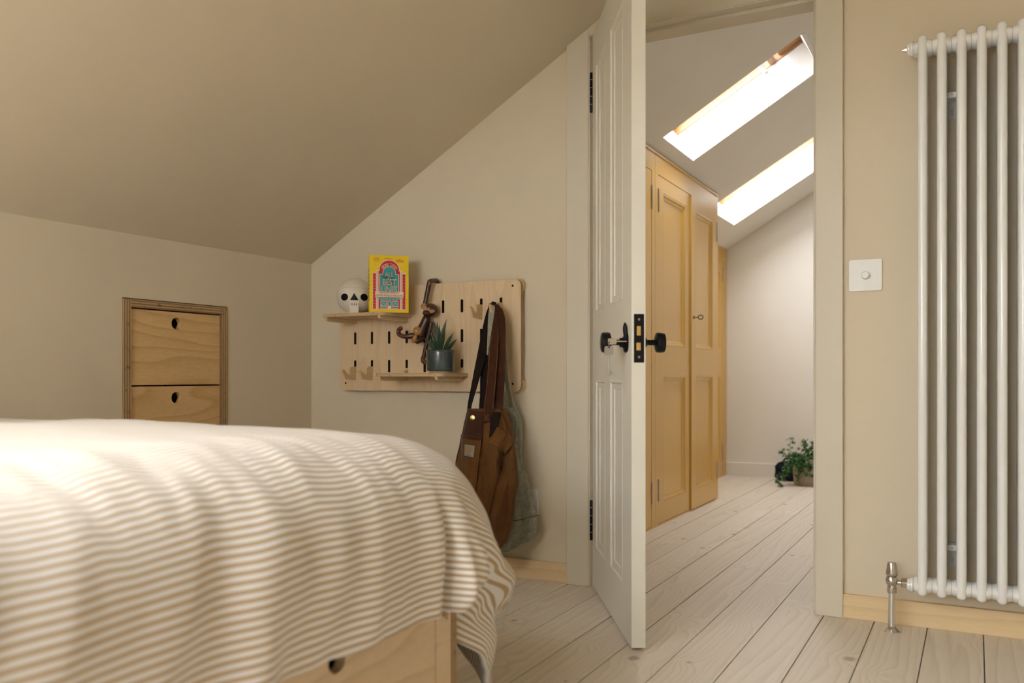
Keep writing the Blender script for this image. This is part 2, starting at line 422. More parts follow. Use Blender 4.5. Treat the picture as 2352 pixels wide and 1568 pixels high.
# skirting
struct('baseboard_far_left', MB().box(KX, -1.2185, DY-.014, DY+.002, 0, .067), 'ply_x', bev=.001)
struct('baseboard_far_right', MB().box(-.341, RX, DY-.014, DY+.002, 0, .069), 'ply_x', bev=.001)
struct('baseboard_left', MB().box(KX-.002, KX+.014, BY, DY-.014, 0, .045), 'ply_y', bev=.001)
struct('baseboard_hall', MB().box(-1.566, .55, FARY-.016, FARY+.002, 0, .092), 'hall_wall', bev=.002)

# door casings and lining
OX0, OX1, OZ = -1.135, -0.418, 1.832
CY = DY-.018
cz = KZ+SL*(-1.2185-KX)
struct('trim_1', MB().prism([(-1.2185, 0), (OX0-.004, 0), (OX0-.004, KZ+SL*(OX0-KX)+.01), (-1.2185, cz+.01)], lambda a, b, t: (a, t, b), CY, DY+.002), 'trim', bev=.002)
struct('trim_2', MB().box(OX1+.002, -.3405, CY, DY+.002, 0, 1.91), 'trim', bev=.002)
struct('trim_3', MB().prism([(OX0-.004, OZ+.004), (OX1+.002, OZ+.004), (OX1+.002, 1.91), (-1.05, 1.91), (OX0-.004, KZ+SL*(OX0-KX)+.008)], lambda a, b, t: (a, t, b), CY, DY+.002), 'trim', bev=.0015)
b = MB().box(-1.162, OX0, CY+.003, DY+DT+.012, 0, OZ+.02)
b.box(OX1, -.391, CY+.003, DY+DT+.012, 0, OZ+.02).box(-1.162, -.391, CY+.003, DY+DT+.012, OZ, OZ+.025)
struct('trim_4', b, 'trim', bev=.001)
b = MB().box(OX0-.001, OX0+.011, DY+.025, DY+.062, 0, OZ).box(OX1-.011, OX1+.001, DY+.025, DY+.062, 0, OZ).box(OX0, OX1, DY+.025, DY+.062, OZ-.011, OZ+.001)
struct('trim_5', b, 'trim', bev=.0015)

# ------------------------------------------------------------------ skylights
m, nt, bs = new_mat('window_glass')
tr = nd(nt, 'ShaderNodeBsdfTransparent', {'Color': (0.93, 0.96, 0.96, 1)})
gl = nd(nt, 'ShaderNodeBsdfGlossy', {'Roughness': 0.02})
ms = nd(nt, 'ShaderNodeMixShader', {0: 0.06, 1: tr.outputs[0], 2: gl.outputs[0]})
nt.links.new(ms.outputs[0], nt.nodes['Material Output'].inputs['Surface']); M['glass'] = m
def skylight(name, q, detail):
    x0, x1, y0, y1 = q
    r = struct_empty(name, slope_pt(x0, (y0+y1)/2, SD))
    def bx(a0, a1, c0, c1, z0, z1): return MB().box(a0, a1, c0, c1, z0, z1).map(lambda p: slope_pt(p.x, p.y, p.z))
    e = .045
    for c in ((x0-e, x1+e, y0-e, y0+.002), (x0-e, x1+e, y1-.002, y1+e), (x0-e, x0+.002, y0+.002, y1-.002), (x1-.002, x1+e, y0+.002, y1-.002)):
        obj('frame_member', bx(*c, SD+.005, SD+.085), 'pine', r, bev=.002)
    s = .03
    for c in ((x0, x1, y0+.004, y0+s), (x0, x1, y1-s, y1-.004), (x0, x0+s, y0+s, y1-s), (x1-s, x1, y0+s, y1-s)):
        obj('sash_member', bx(*c, SD+.05, SD+.085), 'pine', r, bev=.002)
    obj('pane', bx(x0+s-.004, x1-s+.004, y0+s-.004, y1-s+.004, SD+.064, SD+.068), 'glass', r)
    if detail:
        obj('handle_bar', bx(-.835, -.812, y0+.01, y1-.004, SD-.012, SD+.012), 'white_plastic', r, bev=.003)
        obj('vent_flap', bx(-.795, -.765, y0+.01, y1-.004, SD+.004, SD+.03), 'pine', r, bev=.002)
        obj('catch', bx(-.812, -.795, y1-.16, y1-.10, SD-.004, SD+.006), 'white_plastic', r, bev=.002)
        obj('top_rail', bx(-.745, x1+.002, y0+.002, y1-.002, SD+.02, SD+.084), 'pine', r, bev=.002)
        obj('reveal_bead', bx(x1-.012, x1+.004, y0+.001, y1-.001, -.003, .012), 'white_plastic', r, bev=.002)
    return r
skylight('window_1', HS1, True)
skylight('window_2', HS2, False)
skylight('added_skylight', BS, False)  # unseen skylight added to light the bedroom
# unseen window added in the gable wall behind the camera for its light
w4 = struct_empty('added_gable_window', ((GW[0]+GW[1])/2, BY-.06, GW[2]))
for c in ((GW[0], GW[0]+.045, GW[2], GW[3]), (GW[1]-.045, GW[1], GW[2], GW[3]), (GW[0]+.045, GW[1]-.045, GW[2], GW[2]+.045), (GW[0]+.045, GW[1]-.045, GW[3]-.045, GW[3]), (-.82, -.78, GW[2]+.045, GW[3]-.045)):
    obj('window_frame', MB().box(c[0], c[1], BY-.075, BY-.035, c[2], c[3]), 'white_plastic', w4, bev=.003)
for x0, x1 in ((GW[0]+.043, -.818), (-.782, GW[1]-.043)): obj('pane', MB().box(x0, x1, BY-.058, BY-.054, GW[2]+.043, GW[3]-.043), 'glass', w4)
# white painted reveals inside the two hall openings
for i, (x0, x1, y0, y1) in enumerate((HS1, HS2)):
    b = MB(); e = .0035
    for c in ((x0, x1, y0, y0+e), (x0, x1, y1-e, y1), (x0, x0+e, y0, y1), (x1-e, x1, y0, y1)): b.box(*c, .001, SD)
    b.map(lambda p: slope_pt(p.x, p.y, p.z)); struct('trim_%d' % (6+i), b, 'white_reveal')

# ------------------------------------------------------------------ door_1 (leaf)
HX, HYY = -1.125, 2.685
dr = struct_empty('door_1', (HX, HYY, 0), math.atan2(-.8557, .5175))
LW, LT, LZ0, LZ1 = 0.677, 0.036, 0.008, 1.825
P4 = [(.075, .262, .905, 1.715), (.350, .553, .905, 1.715), (.075, .262, .140, .690), (.350, .553, .140, .690)]
DFN = lambda a, b, t: (a, t, b)
obj('door_leaf', plate(rect(0.004, LW, LZ0, LZ1), [rect(*p) for p in P4], LT, DFN), 'door', dr, local=True, bev=.0022)
for u0, u1, z0, z1 in P4:
    obj('door_panel', MB().box(u0-.006, u1+.006, .0105, .0255, z0-.006, z1+.006), 'door', dr, local=True)
    for fl_, side in ((1, 0), (-1, 1)):
        fnm = (lambda a, b, h: (a, .0105-h, b)) if side == 0 else (lambda a, b, h: (a, .0255+h, b))
        obj('panel_moulding', moulding(u0, u1, z0, z1, [(-.001, 0.0), (-.001, .010), (.004, .0118), (.008, .0112), (.011, .0070), (.017, .0062), (.023, .003), (.027, .0026), (.028, 0)], fnm), 'door', dr, local=True, smooth=True, angle=25)
# lock face on the leaf's edge, with latch and bolt
lk = obj('lock_faceplate', MB().box(LW-.002, LW+.0018, .006, .032, .735, .859), 'black', dr, local=True, bev=.0012)
obj('latch_bolt', MB().box(LW, LW+.003, .0135, .0235, .804, .828), 'brass', lk, local=True, bev=.0008)
obj('deadbolt_slot', MB().box(LW, LW+.0026, .0125, .0235, .766, .786), 'brass', lk, local=True, bev=.0008)
for z in (.845, .749): obj('screw', MB().lathe([(.0, .0032), (.0028, .003), (.0032, .0015), (.0032, 0)], (LW, .019, z), (1, 0, 0), 14), 'steel', lk, local=True, smooth=True)
obj('edge_patch', MB().box(LW-.001, LW+.0007, .010, .024, .018, .105), 'door', dr, local=True, bev=.0005)
KU, KZZ = .604, .789
for s, y0 in ((-1, 0.0), (1, LT)):
    kn = obj('door_knob', MB().lathe([(.0075, .0), (.0075, .040), (.018, .041), (.0255, .044), (.0268, .048), (.0268, .060), (.0255, .0645), (.021, .0665), (0, .067)], (KU, y0, KZZ), (0, s, 0), 32), 'black', dr, local=True, smooth=True)
    obj('rose', MB().lathe([(.0275, 0), (.0275, .002), (.025, .005), (.017, .007), (.0125, .011), (.0125, .017), (.0095, .018), (0, .018)], (KU, y0, KZZ), (0, s, 0), 32), 'black', kn, local=True, smooth=True)
# escutcheon with a swinging drop cover, turned aside
es = obj('escutcheon', MB().lathe([(.017, 0), (.017, .0022), (.0145, .0035), (0, .0035)], (.622, 0, .789), (0, -1, 0), 28).map(lambda p: (p.x, p.y, .789+(p.z-.789)*1.45)), 'black', dr, local=True, smooth=True)
prof = [(.0045, 0), (.0062, .008), (.0085, .02), (.0085, .030), (.0055, .040), (.001, .045)]
obj('drop_cover', MB().lathe(prof, (.628, -.006, .796), (-.12, -.04, 1), 18).map(lambda p: (p.x, -.006+(p.y+.006)*.7, p.z)), 'black', es, local=True, smooth=True)
for zc in (1.643, .222):
    hg = obj('hinge', MB().lathe([(.0045, -.066), (.0055, -.064), (.0055, .064), (.0045, .066)], (-.004, -.003, zc), (0, 0, 1), 14), 'black', dr, local=True, smooth=True)
    obj('hinge_leaf', MB().box(-.003, .0012, .0, .030, zc-.062, zc+.062), 'black', hg, local=True, bev=.0006)
    for q in (-.04, -.013, .015, .042): obj('knuckle_ring', MB().lathe([(.0062, -.001), (.0062, .001)], (-.004, -.003, zc+q), (0, 0, 1), 14), 'steel', hg, local=True, smooth=True)
# keys (world coordinates through the leaf's frame)
DM = Matrix.Translation((HX, HYY, 0)) @ Matrix.Rotation(math.atan2(-.8557, .5175), 4, 'Z')
def dw(u, o, z): return DM @ Vector((u, -o, z))       # o: distance out from the visible face
kz = .791; ku = .6325
kth = thing('door_key', 'silver key pushed into the black lock of the cream door', 'key', dw(ku, 0, kz), 0, 'keys on the cream door')
obj('shank', MB().tube([dw(ku, .0, kz), dw(ku, .031, kz)], .0019, 10), 'nickel', kth, smooth=True)
obj('bow', plate(rrect(.031, .0535, -.0085, .0075, .003), [circ(.050, -.003, .0022, 12)], .0022, lambda a, b, t: dw(ku-.0011+t, a, kz+b)), 'nickel', kth, bev=.0005)
kh = thing('door_key', 'silver key dangling below the key in the cream door', 'key', dw(ku, .05, kz-.066), 0, 'keys on the cream door')
obj('key_ring', MB().tube([dw(ku+.004*math.sin(q), .0505+.0015*math.sin(q), kz-.0075+.006*math.cos(q)) for q in [2*PI*i/20 for i in range(21)]], .0008, 8), 'steel', kh, smooth=True)
obj('bow', plate(rrect(.0385, .0625, kz-.036, kz-.0125, .005), [circ(.0505, kz-.0155, .0023, 12)], .0022, lambda a, b, t: dw(ku-.0011+t, a, b)), 'steel', kh, bev=.0005)
obj('shank', MB().tube([dw(ku, .0505, kz-.036), dw(ku, .0505, kz-.090)], .0019, 10).lathe([(.003, -.0015), (.003, .0015)], dw(ku, .0505, kz-.069), (0, 0, 1), 12), 'steel', kh, smooth=True)
obj('bit', MB().prism([(.0505, kz-.088), (.0505, kz-.0745), (.0445, kz-.0745), (.0445, kz-.0795), (.039, kz-.0795), (.039, kz-.0825), (.0445, kz-.0825), (.0445, kz-.088)], lambda a, b, t: dw(ku+t, a, b), -.001, .001), 'steel', kh)

# ------------------------------------------------------------------ hall cupboards
def cup_door(parent, x, y0, y1, z0, z1, panels, hinge_hi=True, th=.024):
    """flush panelled door, face at x, built in world coordinates"""
    fn = lambda a, b, t: (x-t, a, b)
    d = obj('cupboard_door', plate(rect(y0, y1, z0, z1), [rect(*p) for p in panels], th, fn), 'yellow', parent, bev=.0018)
    for p in panels:
        obj('door_panel', MB().box(x-.020, x-.013, p[0]-.005, p[1]+.005, p[2]-.005, p[3]+.005), 'yellow', d)
        obj('panel_moulding', moulding(*p, [(-.001, 0), (-.001, .011), (.004, .0128), (.009, .0118), (.011, .007), (.017, .006), (.023, .0025), (.026, .0022), (.027, 0)], lambda a, b, h: (x-.013+h, a, b)), 'yellow', d, smooth=True, angle=25)
    return d
def hinge(parent, x, y, z0, z1):
    obj('hinge', MB().lathe([(.003, z0), (.0042, z0+.003), (.0042, z1-.003), (.003, z1)], (x+.001, y, 0), (0, 0, 1), 12), 'steel', parent, smooth=True)
FX = -1.31; CT_ = 1.737
PZ = ((.108, .702), (.846, 1.570))
# the bay with the key
wd = thing('cupboard', 'yellow pine cupboard with double panelled doors and a key', 'cupboard', (FX-.3, 4.45, 0), 0, 'yellow hall cupboards')
B0, B1 = 3.875, 4.986
obj('carcass', MB().box(-1.98, FX-.03, B0+.002, B1-.002, 0, 1.30).box(-1.75, FX-.03, B0+.002, B1-.002, 1.30, 1.46), 'yellow', wd)
obj('face_frame', plate(rect(B0, B1, 0, CT_), [rect(3.917, 4.931, .008, 1.643)], .028, lambda a, b, t: (FX-t, a, b)), 'yellow', wd, bev=.0015)
obj('inner_back', MB().box(FX-.04, FX-.029, B0+.01, B1-.01, .004, 1.66), 'sub', wd)
obj('cornice_bead', MB().box(FX-.004, FX+.006, B0, B1, CT_-.008, CT_+.002), 'yellow', wd, bev=.002)
dl = cup_door(wd, FX-.001, 3.920, 4.424, .010, 1.640, [(3.996, 4.356, *PZ[0]), (3.996, 4.356, *PZ[1])])
d2 = cup_door(wd, FX+.008, 4.432, 4.929, .010, 1.640, [(4.512, 4.846, *PZ[0]), (4.512, 4.846, *PZ[1])])
for z0, z1 in ((1.466, 1.577), (.115, .219)):
    hinge(dl, FX, 3.921, z0, z1); hinge(d2, FX+.008, 4.929, z0, z1)
obj('key_escutcheon', MB().lathe([(.009, 0), (.009, .002), (.0, .003)], (FX+.008, 4.473, 1.008), (1, 0, 0), 18), 'black', d2, smooth=True)
ck = thing('cupboard_key', 'small black key in the lock of the yellow cupboard', 'key', (FX+.009, 4.473, 1.0))
obj('shank', MB().tube([(FX+.004, 4.473, 1.008), (FX+.032, 4.473, 1.008)], .0022, 10), 'black', ck, smooth=True)
obj('bow', MB().tube([(FX+.044+.013*math.cos(q), 4.473, 1.008+.011*math.sin(q)) for q in [2*PI*i/24 for i in range(25)]], .0024, 8), 'black', ck, smooth=True)
# neighbouring bay, mostly behind the open door
wa = thing('cupboard', 'yellow pine cupboard half hidden behind the open cream door', 'cupboard', (FX-.3, 3.36, 0), 0, 'yellow hall cupboards')
A0, A1 = 2.86, 3.873
obj('carcass', MB().box(-1.98, FX-.03, A0+.002, A1-.002, 0, 1.30).box(-1.75, FX-.03, A0+.002, A1-.002, 1.30, 1.46), 'yellow', wa)
obj('face_frame', plate(rect(A0, A1, 0, CT_), [rect(2.905, 3.827, .008, 1.643)], .028, lambda a, b, t: (FX-t, a, b)), 'yellow', wa, bev=.0015)
obj('inner_back', MB().box(FX-.04, FX-.029, A0+.01, A1-.01, .004, 1.66), 'sub', wa)
obj('cornice_bead', MB().box(FX-.004, FX+.006, A0, A1, CT_-.008, CT_+.002), 'yellow', wa, bev=.002)
da = cup_door(wa, FX-.001, 2.908, 3.362, .010, 1.640, [(2.985, 3.29, *PZ[0]), (2.985, 3.29, *PZ[1])])
db = cup_door(wa, FX-.001, 3.368, 3.824, .010, 1.640, [(3.445, 3.745, *PZ[0]), (3.445, 3.745, *PZ[1])])
for z0, z1 in ((1.466, 1.577), (.115, .219)): hinge(da, FX, 2.909, z0, z1); hinge(db, FX, 3.825, z0, z1)
# set back bay at the end of the hall
SX = -1.566; CS = KZ+SL*(SX-KX)
wc = thing('cupboard', 'set-back yellow cupboard against the end wall of the hall', 'cupboard', (SX-.2, 5.6, 0), 0, 'yellow hall cupboards')
obj('carcass', MB().box(-1.98, SX-.03, 4.99, FARY-.002, 0, 1.30), 'yellow', wc)
obj('face_frame', plate(rect(4.99, FARY-.001, 0, CS-.001), [rect(5.05, 6.085, .008, 1.505)], .028, lambda a, b, t: (SX-t, a, b)), 'yellow', wc, bev=.0015)
obj('inner_back', MB().box(SX-.04, SX-.029, 5.0, FARY-.01, .004, 1.55), 'sub', wc)
for y0, y1 in ((5.053, 5.566), (5.570, 6.082)):
    d = cup_door(wc, SX-.001, y0, y1, .010, 1.502, [(y0+.075, y1-.05, .108, .702), (y0+.075, y1-.05, .890, 1.425)])
    for z0, z1 in ((1.358, 1.464), (.115, .227)): hinge(d, SX, y1+.001 if y0 > 5.3 else y0-.001, z0, z1)

# ------------------------------------------------------------------ radiator
RY = 2.600; NS = 9; PX = .0470; RX0 = -.1275
rd = thing('column_radiator', 'tall white column radiator standing off the beige wall', 'radiator', (RX0+PX*4, RY, .1))
ZB, ZT = .132, 1.592
def tubemesh(x):
    b = MB()
    pts = [(x, RY-.0, ZB-.017)]
    for y in (RY-.002, RY+.032, RY+.066):  # rearmost tube row is added out of sight to darken the gaps
        b.tube([(x, y, ZB-.014), (x, y, ZB), (x, y, ZT), (x, y, ZT+.018)], .0122, 16)
    return b
for i in range(NS):
    x = RX0+PX*i
    s = obj('section', tubemesh(x), 'rad', rd, smooth=True, angle=60)
    for z in (ZB, ZT):
        pr = [(.012, -.0235), (.0195, -.0232), (.0205, -.019), (.0215, -.016), (.0225, -.008), (.0225, .008), (.0215, .016), (.0205, .019), (.0195, .0232), (.012, .0235)]
        obj('header_boss', MB().lathe(pr, (x, RY+.030, z), (1, 0, 0), 22).map(lambda p: (p.x, RY+.030+(p.y-RY-.030)*1.75, p.z)), 'rad', s, smooth=True, angle=35)
for z in (ZB, ZT):
    obj('end_bush', MB().lathe([(.020, 0), (.020, .006), (.017, .008), (.017, .013), (.014, .015), (.0, .015)], (RX0-.0235, RY+.012, z), (-1, 0, 0), 24), 'rad', rd, smooth=True, angle=30)
bl = obj('bleed_plug', MB().lathe([(.0065, .014), (.0065, .021), (.0035, .0215), (.0035, .027), (0, .027)], (RX0-.0235, RY+.012, ZT), (-1, 0, 0), 6), 'nickel', rd)
# wall brackets seen between the tubes
for z, s in ((1.455, 1), (.225, -1)):
    br = obj('wall_bracket', plate(rrect(-.087, -.028, z-.047, z+.022, .003), [rrect(-.0615, -.0535, z-.038, z-.018, .004)], .004, lambda a, b, t: (a, DY-.006+t, b)), 'zinc', rd, bev=.0006)
    obj('bracket_arm', MB().box(-.087, -.028, RY+.052, DY-.002, z+.001, z+.017), 'white_plastic', br, bev=.002)
    obj('bracket_screw', MB().lathe([(.0, .004), (.004, .0035), (.005, .001), (.005, 0)], (-.0575, RY+.055, z+.010), (0, -1, 0), 16), 'steel', br, smooth=True)
VX, VY = -.2045, RY+.012
va = obj('valve', MB().lathe([(.004, .106), (.0125, .107), (.0125, .1195), (.011, .1205), (.0105, .124), (.014, .128), (.0165, .135), (.0165, .142), (.013, .149), (.009, .1515), (0, .152)], (VX, VY, 0), (0, 0, 1), 28), 'nickel', rd, smooth=True, angle=30)
obj('valve_cap', MB().lathe([(.008, .150), (.0135, .1515), (.0155, .155), (.0158, .158), (.0115, .186), (.0105, .1885), (0, .1885)], (VX, VY, 0), (0, 0, 1), 28), 'nickel', va, smooth=True, angle=30)
obj('valve_tail', MB().lathe([(.0065, .008), (.0065, .066), (.0, .066)], (VX, VY, .1345), (1, 0, 0), 20), 'nickel', va, smooth=True)
obj('union_nut', MB().lathe([(.011, .024), (.0145, .026), (.0145, .041), (.011, .043)], (VX, VY, .1345), (1, 0, 0), 6), 'nickel', va, bev=.001)
obj('lower_nut', MB().lathe([(.012, .104), (.0138, .106), (.0138, .119), (.012, .121)], (VX, VY, 0), (0, 0, 1), 6), 'nickel', va, bev=.001)
obj('pipe', MB().lathe([(.0105, -.002), (.0095, .05), (.0085, .106)], (VX, VY, 0), (0, 0, 1), 24), 'chrome', va, smooth=True)
obj('floor_flange', MB().lathe([(.0265, -.0005), (.0265, .002), (.020, .0065), (.0125, .012), (.0105, .016), (.0, .016)], (VX, VY, 0), (0, 0, 1), 32), 'chrome', va, smooth=True, angle=30)

# ------------------------------------------------------------------ switch and socket
sw = thing('light_switch', 'square white dimmer switch on the wall beside the radiator', 'light switch', (-.281, DY, .99))
obj('switch_plate', plate(rrect(-.325, -.237, .946, 1.036, .005), [], .007, XZ(DY-.007)), 'white_plastic', sw, bev=.0012)
obj('dimmer_knob', MB().lathe([(.0115, 0), (.0108, .014), (.009, .0165), (0, .017)], (-.280, DY-.007, .990), (0, -1, 0), 28), 'white_plastic', sw, smooth=True, angle=35)
so = thing('wall_socket', 'white wall socket plate half hidden behind the hanging bags', 'socket', (-1.40, DY, .27))
obj('socket_plate', plate(rrect(-1.478, -1.331, .222, .311, .005), [], .009, XZ(DY-.009)), 'white_plastic', so, bev=.0012)
for x in (-1.44, -1.37): obj('rocker', MB().box(x-.008, x+.008, DY-.0115, DY-.008, .285, .300), 'white_plastic', so, bev=.001)

# ------------------------------------------------------------------ built-in drawers
ch = thing('built_in_drawers', 'birch plywood chest of drawers built into the low wall', 'drawers', (KX-.2, (DRY0+DRY1)/2, .05))
ft = .030
for y0, y1 in ((DRY0+.002, DRY0+ft), (DRY1-ft, DRY1-.002)):
    obj('side_panel', MB().box(KX-.29, KX+.004, y0, y1, .052, DRZ-.003), 'edge_y', ch, bev=.0006)
obj('top_panel', MB().box(KX-.29, KX+.0035, DRY0+ft, DRY1-ft, DRZ-.0285, DRZ-.003), 'edge_zf', ch, bev=.0006)
obj('back_panel', MB().box(KX-.302, KX-.288, DRY0, DRY1, .052, DRZ-.003), 'ply_y', ch)
zz = [.913, .667, .421, .175]
dy0, dy1 = DRY0+ft+.0015, DRY1-ft-.0015; dcy = 2.037
for i, zt in enumerate(zz):
    zb = zt-.2405
    if zb < .05: zb = .054
    fn = lambda a, b, t: (KX-.004-t, a, b)
    d = obj('drawer_front', plate(rect(dy0, dy1, zb, zt), [circ(dcy, zt-.038, .0197)], .018, fn), 'ply_y', ch, bev=.0006)
    obj('drawer_box', MB().box(KX-.285, KX-.26, dy0+.012, dy1-.012, zb+.01, zt-.02), 'ply_y', d)
    for ya in (dy0+.012, dy1-.024): obj('drawer_side', MB().box(KX-.26, KX-.022, ya, ya+.012, zb+.01, zt-.02), 'ply_y', d)

# ------------------------------------------------------------------ pegboard and what hangs on it
PF = 2.662                       # face of the board
PX0, PX1, PZ0, PZ1 = -2.171, -1.382, .646, 1.036
cols = [-2.094+.0794*i for i in range(9)]; rows = (.951, .845, .738)
pg = thing('pegboard', 'birch plywood peg rack with rows of slots on the wall', 'pegboard', ((PX0+PX1)/2, PF+.01, PZ0))
holes = [rrect(c-.0052, c+.0052, z-.0230, z+.0230, .003, 3) for c in cols for z in rows]
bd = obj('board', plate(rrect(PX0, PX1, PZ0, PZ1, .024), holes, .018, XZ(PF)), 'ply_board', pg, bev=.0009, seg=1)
M['slot_shade'] = plain('painted_slot_shade', (.030, .018, .011), rough=.9)  # shade inside the slots, painted onto their walls as a near-black colour
bd.data.materials.append(M['slot_shade'])
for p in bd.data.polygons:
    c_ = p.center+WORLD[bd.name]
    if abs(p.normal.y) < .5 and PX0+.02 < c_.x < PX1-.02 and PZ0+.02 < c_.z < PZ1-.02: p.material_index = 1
obj('board_rim', plate(rrect(PX0-.0006, PX1+.0006, PZ0-.0006, PZ1+.0006, .0244), [rrect(PX0+.0004, PX1-.0004, PZ0+.0004, PZ1-.0004, .0236)], .014, XZ(PF+.002)), 'edge_y', bd)
for x in (PX0+.031, PX1-.031):
    for z in (PZ0+.028, PZ1-.023):
        sc_ = obj('screw', MB().lathe([(.0, .0004), (.0038, .0006), (.0042, -.0004)], (x, PF, z), (0, -1, 0), 16), 'black', pg, smooth=True)
        obj('spacer', MB().lathe([(.025, 0), (.025, .022)], (x+(.0085 if x > -1.7 else -.002), PF+.017, z+(.003 if z > .8 else -.003)), (0, 1, 0), 28), 'peg', pg, smooth=True, angle=40)
obj('slot_shade_sheet', MB().box(PX0+.06, PX1-.06, PF+.030, PF+.0375, PZ0+.045, PZ1-.045), 'hole_shade', pg)  # dark sheet added behind the slots, shade put into its colour

HK = [(-.016, .006), (.0, .006), (.0, -.026), (.062, -.022), (.082, .010), (.079, .014), (.069, .013), (.048, -.004), (.044, -.0075), (.039, -.006), (.0375, -.001), (.0375, .012), (.036, .019), (.031, .0235), (.024, .0255), (.0, .0255), (-.016, .0255)]
def peg_hook(x, z, label):
    o = obj('peg_hook', MB().prism(HK, lambda a, b, t: (x+t, PF-a, z+b), -.0045, .0045), 'peg', bev=.0012)
    return tag(o, label, 'hook', 'plywood hooks on the peg rack')
peg_hook(cols[0], rows[2]-.026, 'plywood hook in the lowest slot row at the rack corner')
peg_hook(cols[1], rows[2]-.026, 'plywood hook between corner hook and the shelf with the plant')
peg_hook(cols[7], rows[0]-.024, 'empty plywood hook in the upper slot row by the bag straps')
peg_hook(cols[8], rows[0]-.020, 'plywood hook carrying the bag straps on the peg rack')

SF = 2.485
def shelf(x0, x1, zt, bcols, label):
    t = thing('pegboard_shelf', label, 'shelf', ((x0+x1)/2, PF, zt-.012), 0, 'shelves on the peg rack')
    r = .03
    def cor(cx, cy, a): return [(cx+r*math.cos(math.radians(a+15*k)), cy+r*math.sin(math.radians(a+15*k))) for k in range(7)]
    out = cor(x0+r, SF+r, 180)+cor(x1-r, SF+r, 270)+[(x1, PF), (x0, PF)]
    obj('shelf_board', plate(out, [], .0115, lambda a, b, q: (a, b, zt-.0115+q)), 'edge_z', t, bev=.0008)
    for c in bcols:
        bp = [(-.014, zt-.003), (-.014, zt-.028), (.0, -.028+zt), (.150, zt-.0275), (.166, zt-.0225), (.172, zt-.012), (.172, zt-.010), (.022, zt-.010), (.022, zt+.006), (.012, zt+.0125), (.0, zt+.0125), (.0, zt+.02), (-.014, zt+.02)]
        obj('bracket', MB().prism(bp, lambda a, b, q: (c+q, PF-a, b), -.006, .006), 'peg', t, bev=.0012)
    return t
S1, S2 = .927, .711
shelf(-2.118, -1.835, S1, (cols[0], cols[3]), 'upper plywood shelf on the peg rack holding skull and book')
shelf(-1.878, -1.592, S2, (cols[3], cols[6]), 'lower plywood shelf on the peg rack holding the potted plant')

# skull pot
M['skull'] = plain('matt_cream_ceramic', (0.73, 0.67, 0.56), rough=0.6, var=0.03)
SKC = Vector((-2.008, 2.552, S1+.066)); SR = .0665
sk = thing('skull_pot', 'cream ceramic skull pot with black eyes on the shelf', 'pot', (SKC.x, SKC.y, S1))
def sphere_band(a0, a1, n=18, r=SR):
    return [(r*math.cos(math.radians(a0+(a1-a0)*i/n)), r*math.sin(math.radians(a0+(a1-a0)*i/n))) for i in range(n+1)]
obj('body', MB().lathe([(.018, -SR*.985), (.030, -SR*.965)]+sphere_band(-62, 22.5)+[(SR*.9, SR*.38)], SKC, (0, 0, 1), 48), 'skull', sk, smooth=True, angle=35)
obj('lid', MB().lathe([(SR*.88, SR*.392)]+sphere_band(23.2, 87, 18)+[(0, SR)], SKC, (0, 0, 1), 48), 'skull', sk, smooth=True, angle=35)
fd = Vector((-SKC.x-.19, -SKC.y, 0)).normalized(); fr_ = Vector((-fd.y, fd.x, 0))   # face direction, to the viewer's right
def onskull(a, b, e=.0): # a: right, b: up
    d = math.sqrt(max(SR*SR-a*a-b*b, 1e-6)); n = fd*d+fr_*a+Vector((0, 0, b)); return SKC+n*(1+e/SR)
def skull_patch(poly, c):
    b = MB(); n = len(poly); rings = []
    for q in (0.02, .35, .7, 1.0): rings.append([onskull(c[0]+(p[0]-c[0])*q, c[1]+(p[1]-c[1])*q, .0008) for p in poly])
    rings.append([onskull(p[0], p[1], -.002) for p in poly])
    return b.loft(rings)
for a in (-.0345, .0345): obj('eye_socket', skull_patch(circ(a, -.008, .0125, 24), (a, -.008)), 'black', sk, smooth=True)
obj('nose', skull_patch([(-.0145, -.019), (-.007, -.019), (0, -.019), (.007, -.019), (.0145, -.019), (.007, -.006), (0, .0065), (-.007, -.006)], (0, -.012)), 'black', sk)
jb = MB().obox(SKC+fd*.049+Vector((0, 0, -.0425)), fr_, fd, (0, 0, 1), .0158, .0125, .0232)
jw = obj('jaw', jb, 'skull', sk, bev=.001)
jf = SKC+fd*.0616
b = MB().obox(jf+Vector((0, 0, -.0335)), fr_, fd, (0, 0, 1), .0148, .0003, .0006)
for a in (-.008, 0, .008): b.obox(jf+fr_*a+Vector((0, 0, -.0335)), fr_, fd, (0, 0, 1), .0006, .0003, .0068)
obj('teeth_lines', b, 'black', jw)

# book: cover print is flat shapes laid on the cover
def flat(name, c, rough=.45): M[name] = plain(name, c, rough=rough, var=.02, scale=60)
flat('b_yellow', (.86, .60, .012)); flat('b_red', (.62, .018, .035)); flat('b_teal', (.045, .33, .36)); flat('b_cream', (.80, .70, .55)); flat('b_pages', (.72, .66, .52)); flat('b_dark', (.05, .04, .03)); flat('b_pink', (.72, .47, .38))
BKW, BKH, BKT = .139, .203, .026
bkc = onY(894, 718, 2.535); bang = math.atan2(bkc.x, -bkc.y)  # direction handled below
vd = Vector((-bkc.x, -bkc.y, 0)).normalized()
ang = math.atan2(vd.x, -vd.y)+math.radians(9)           # cover normal (0,-1) turned by ang
bk = thing('paperback_book', 'yellow paperback with a red and teal cinema front on shelf', 'book', (bkc.x, bkc.y, S1), ang)
obj('page_block', MB().box(-BKW/2+.001, BKW/2-.002, .001, BKT-.001, .001, BKH-.001), 'b_pages', bk, local=True)
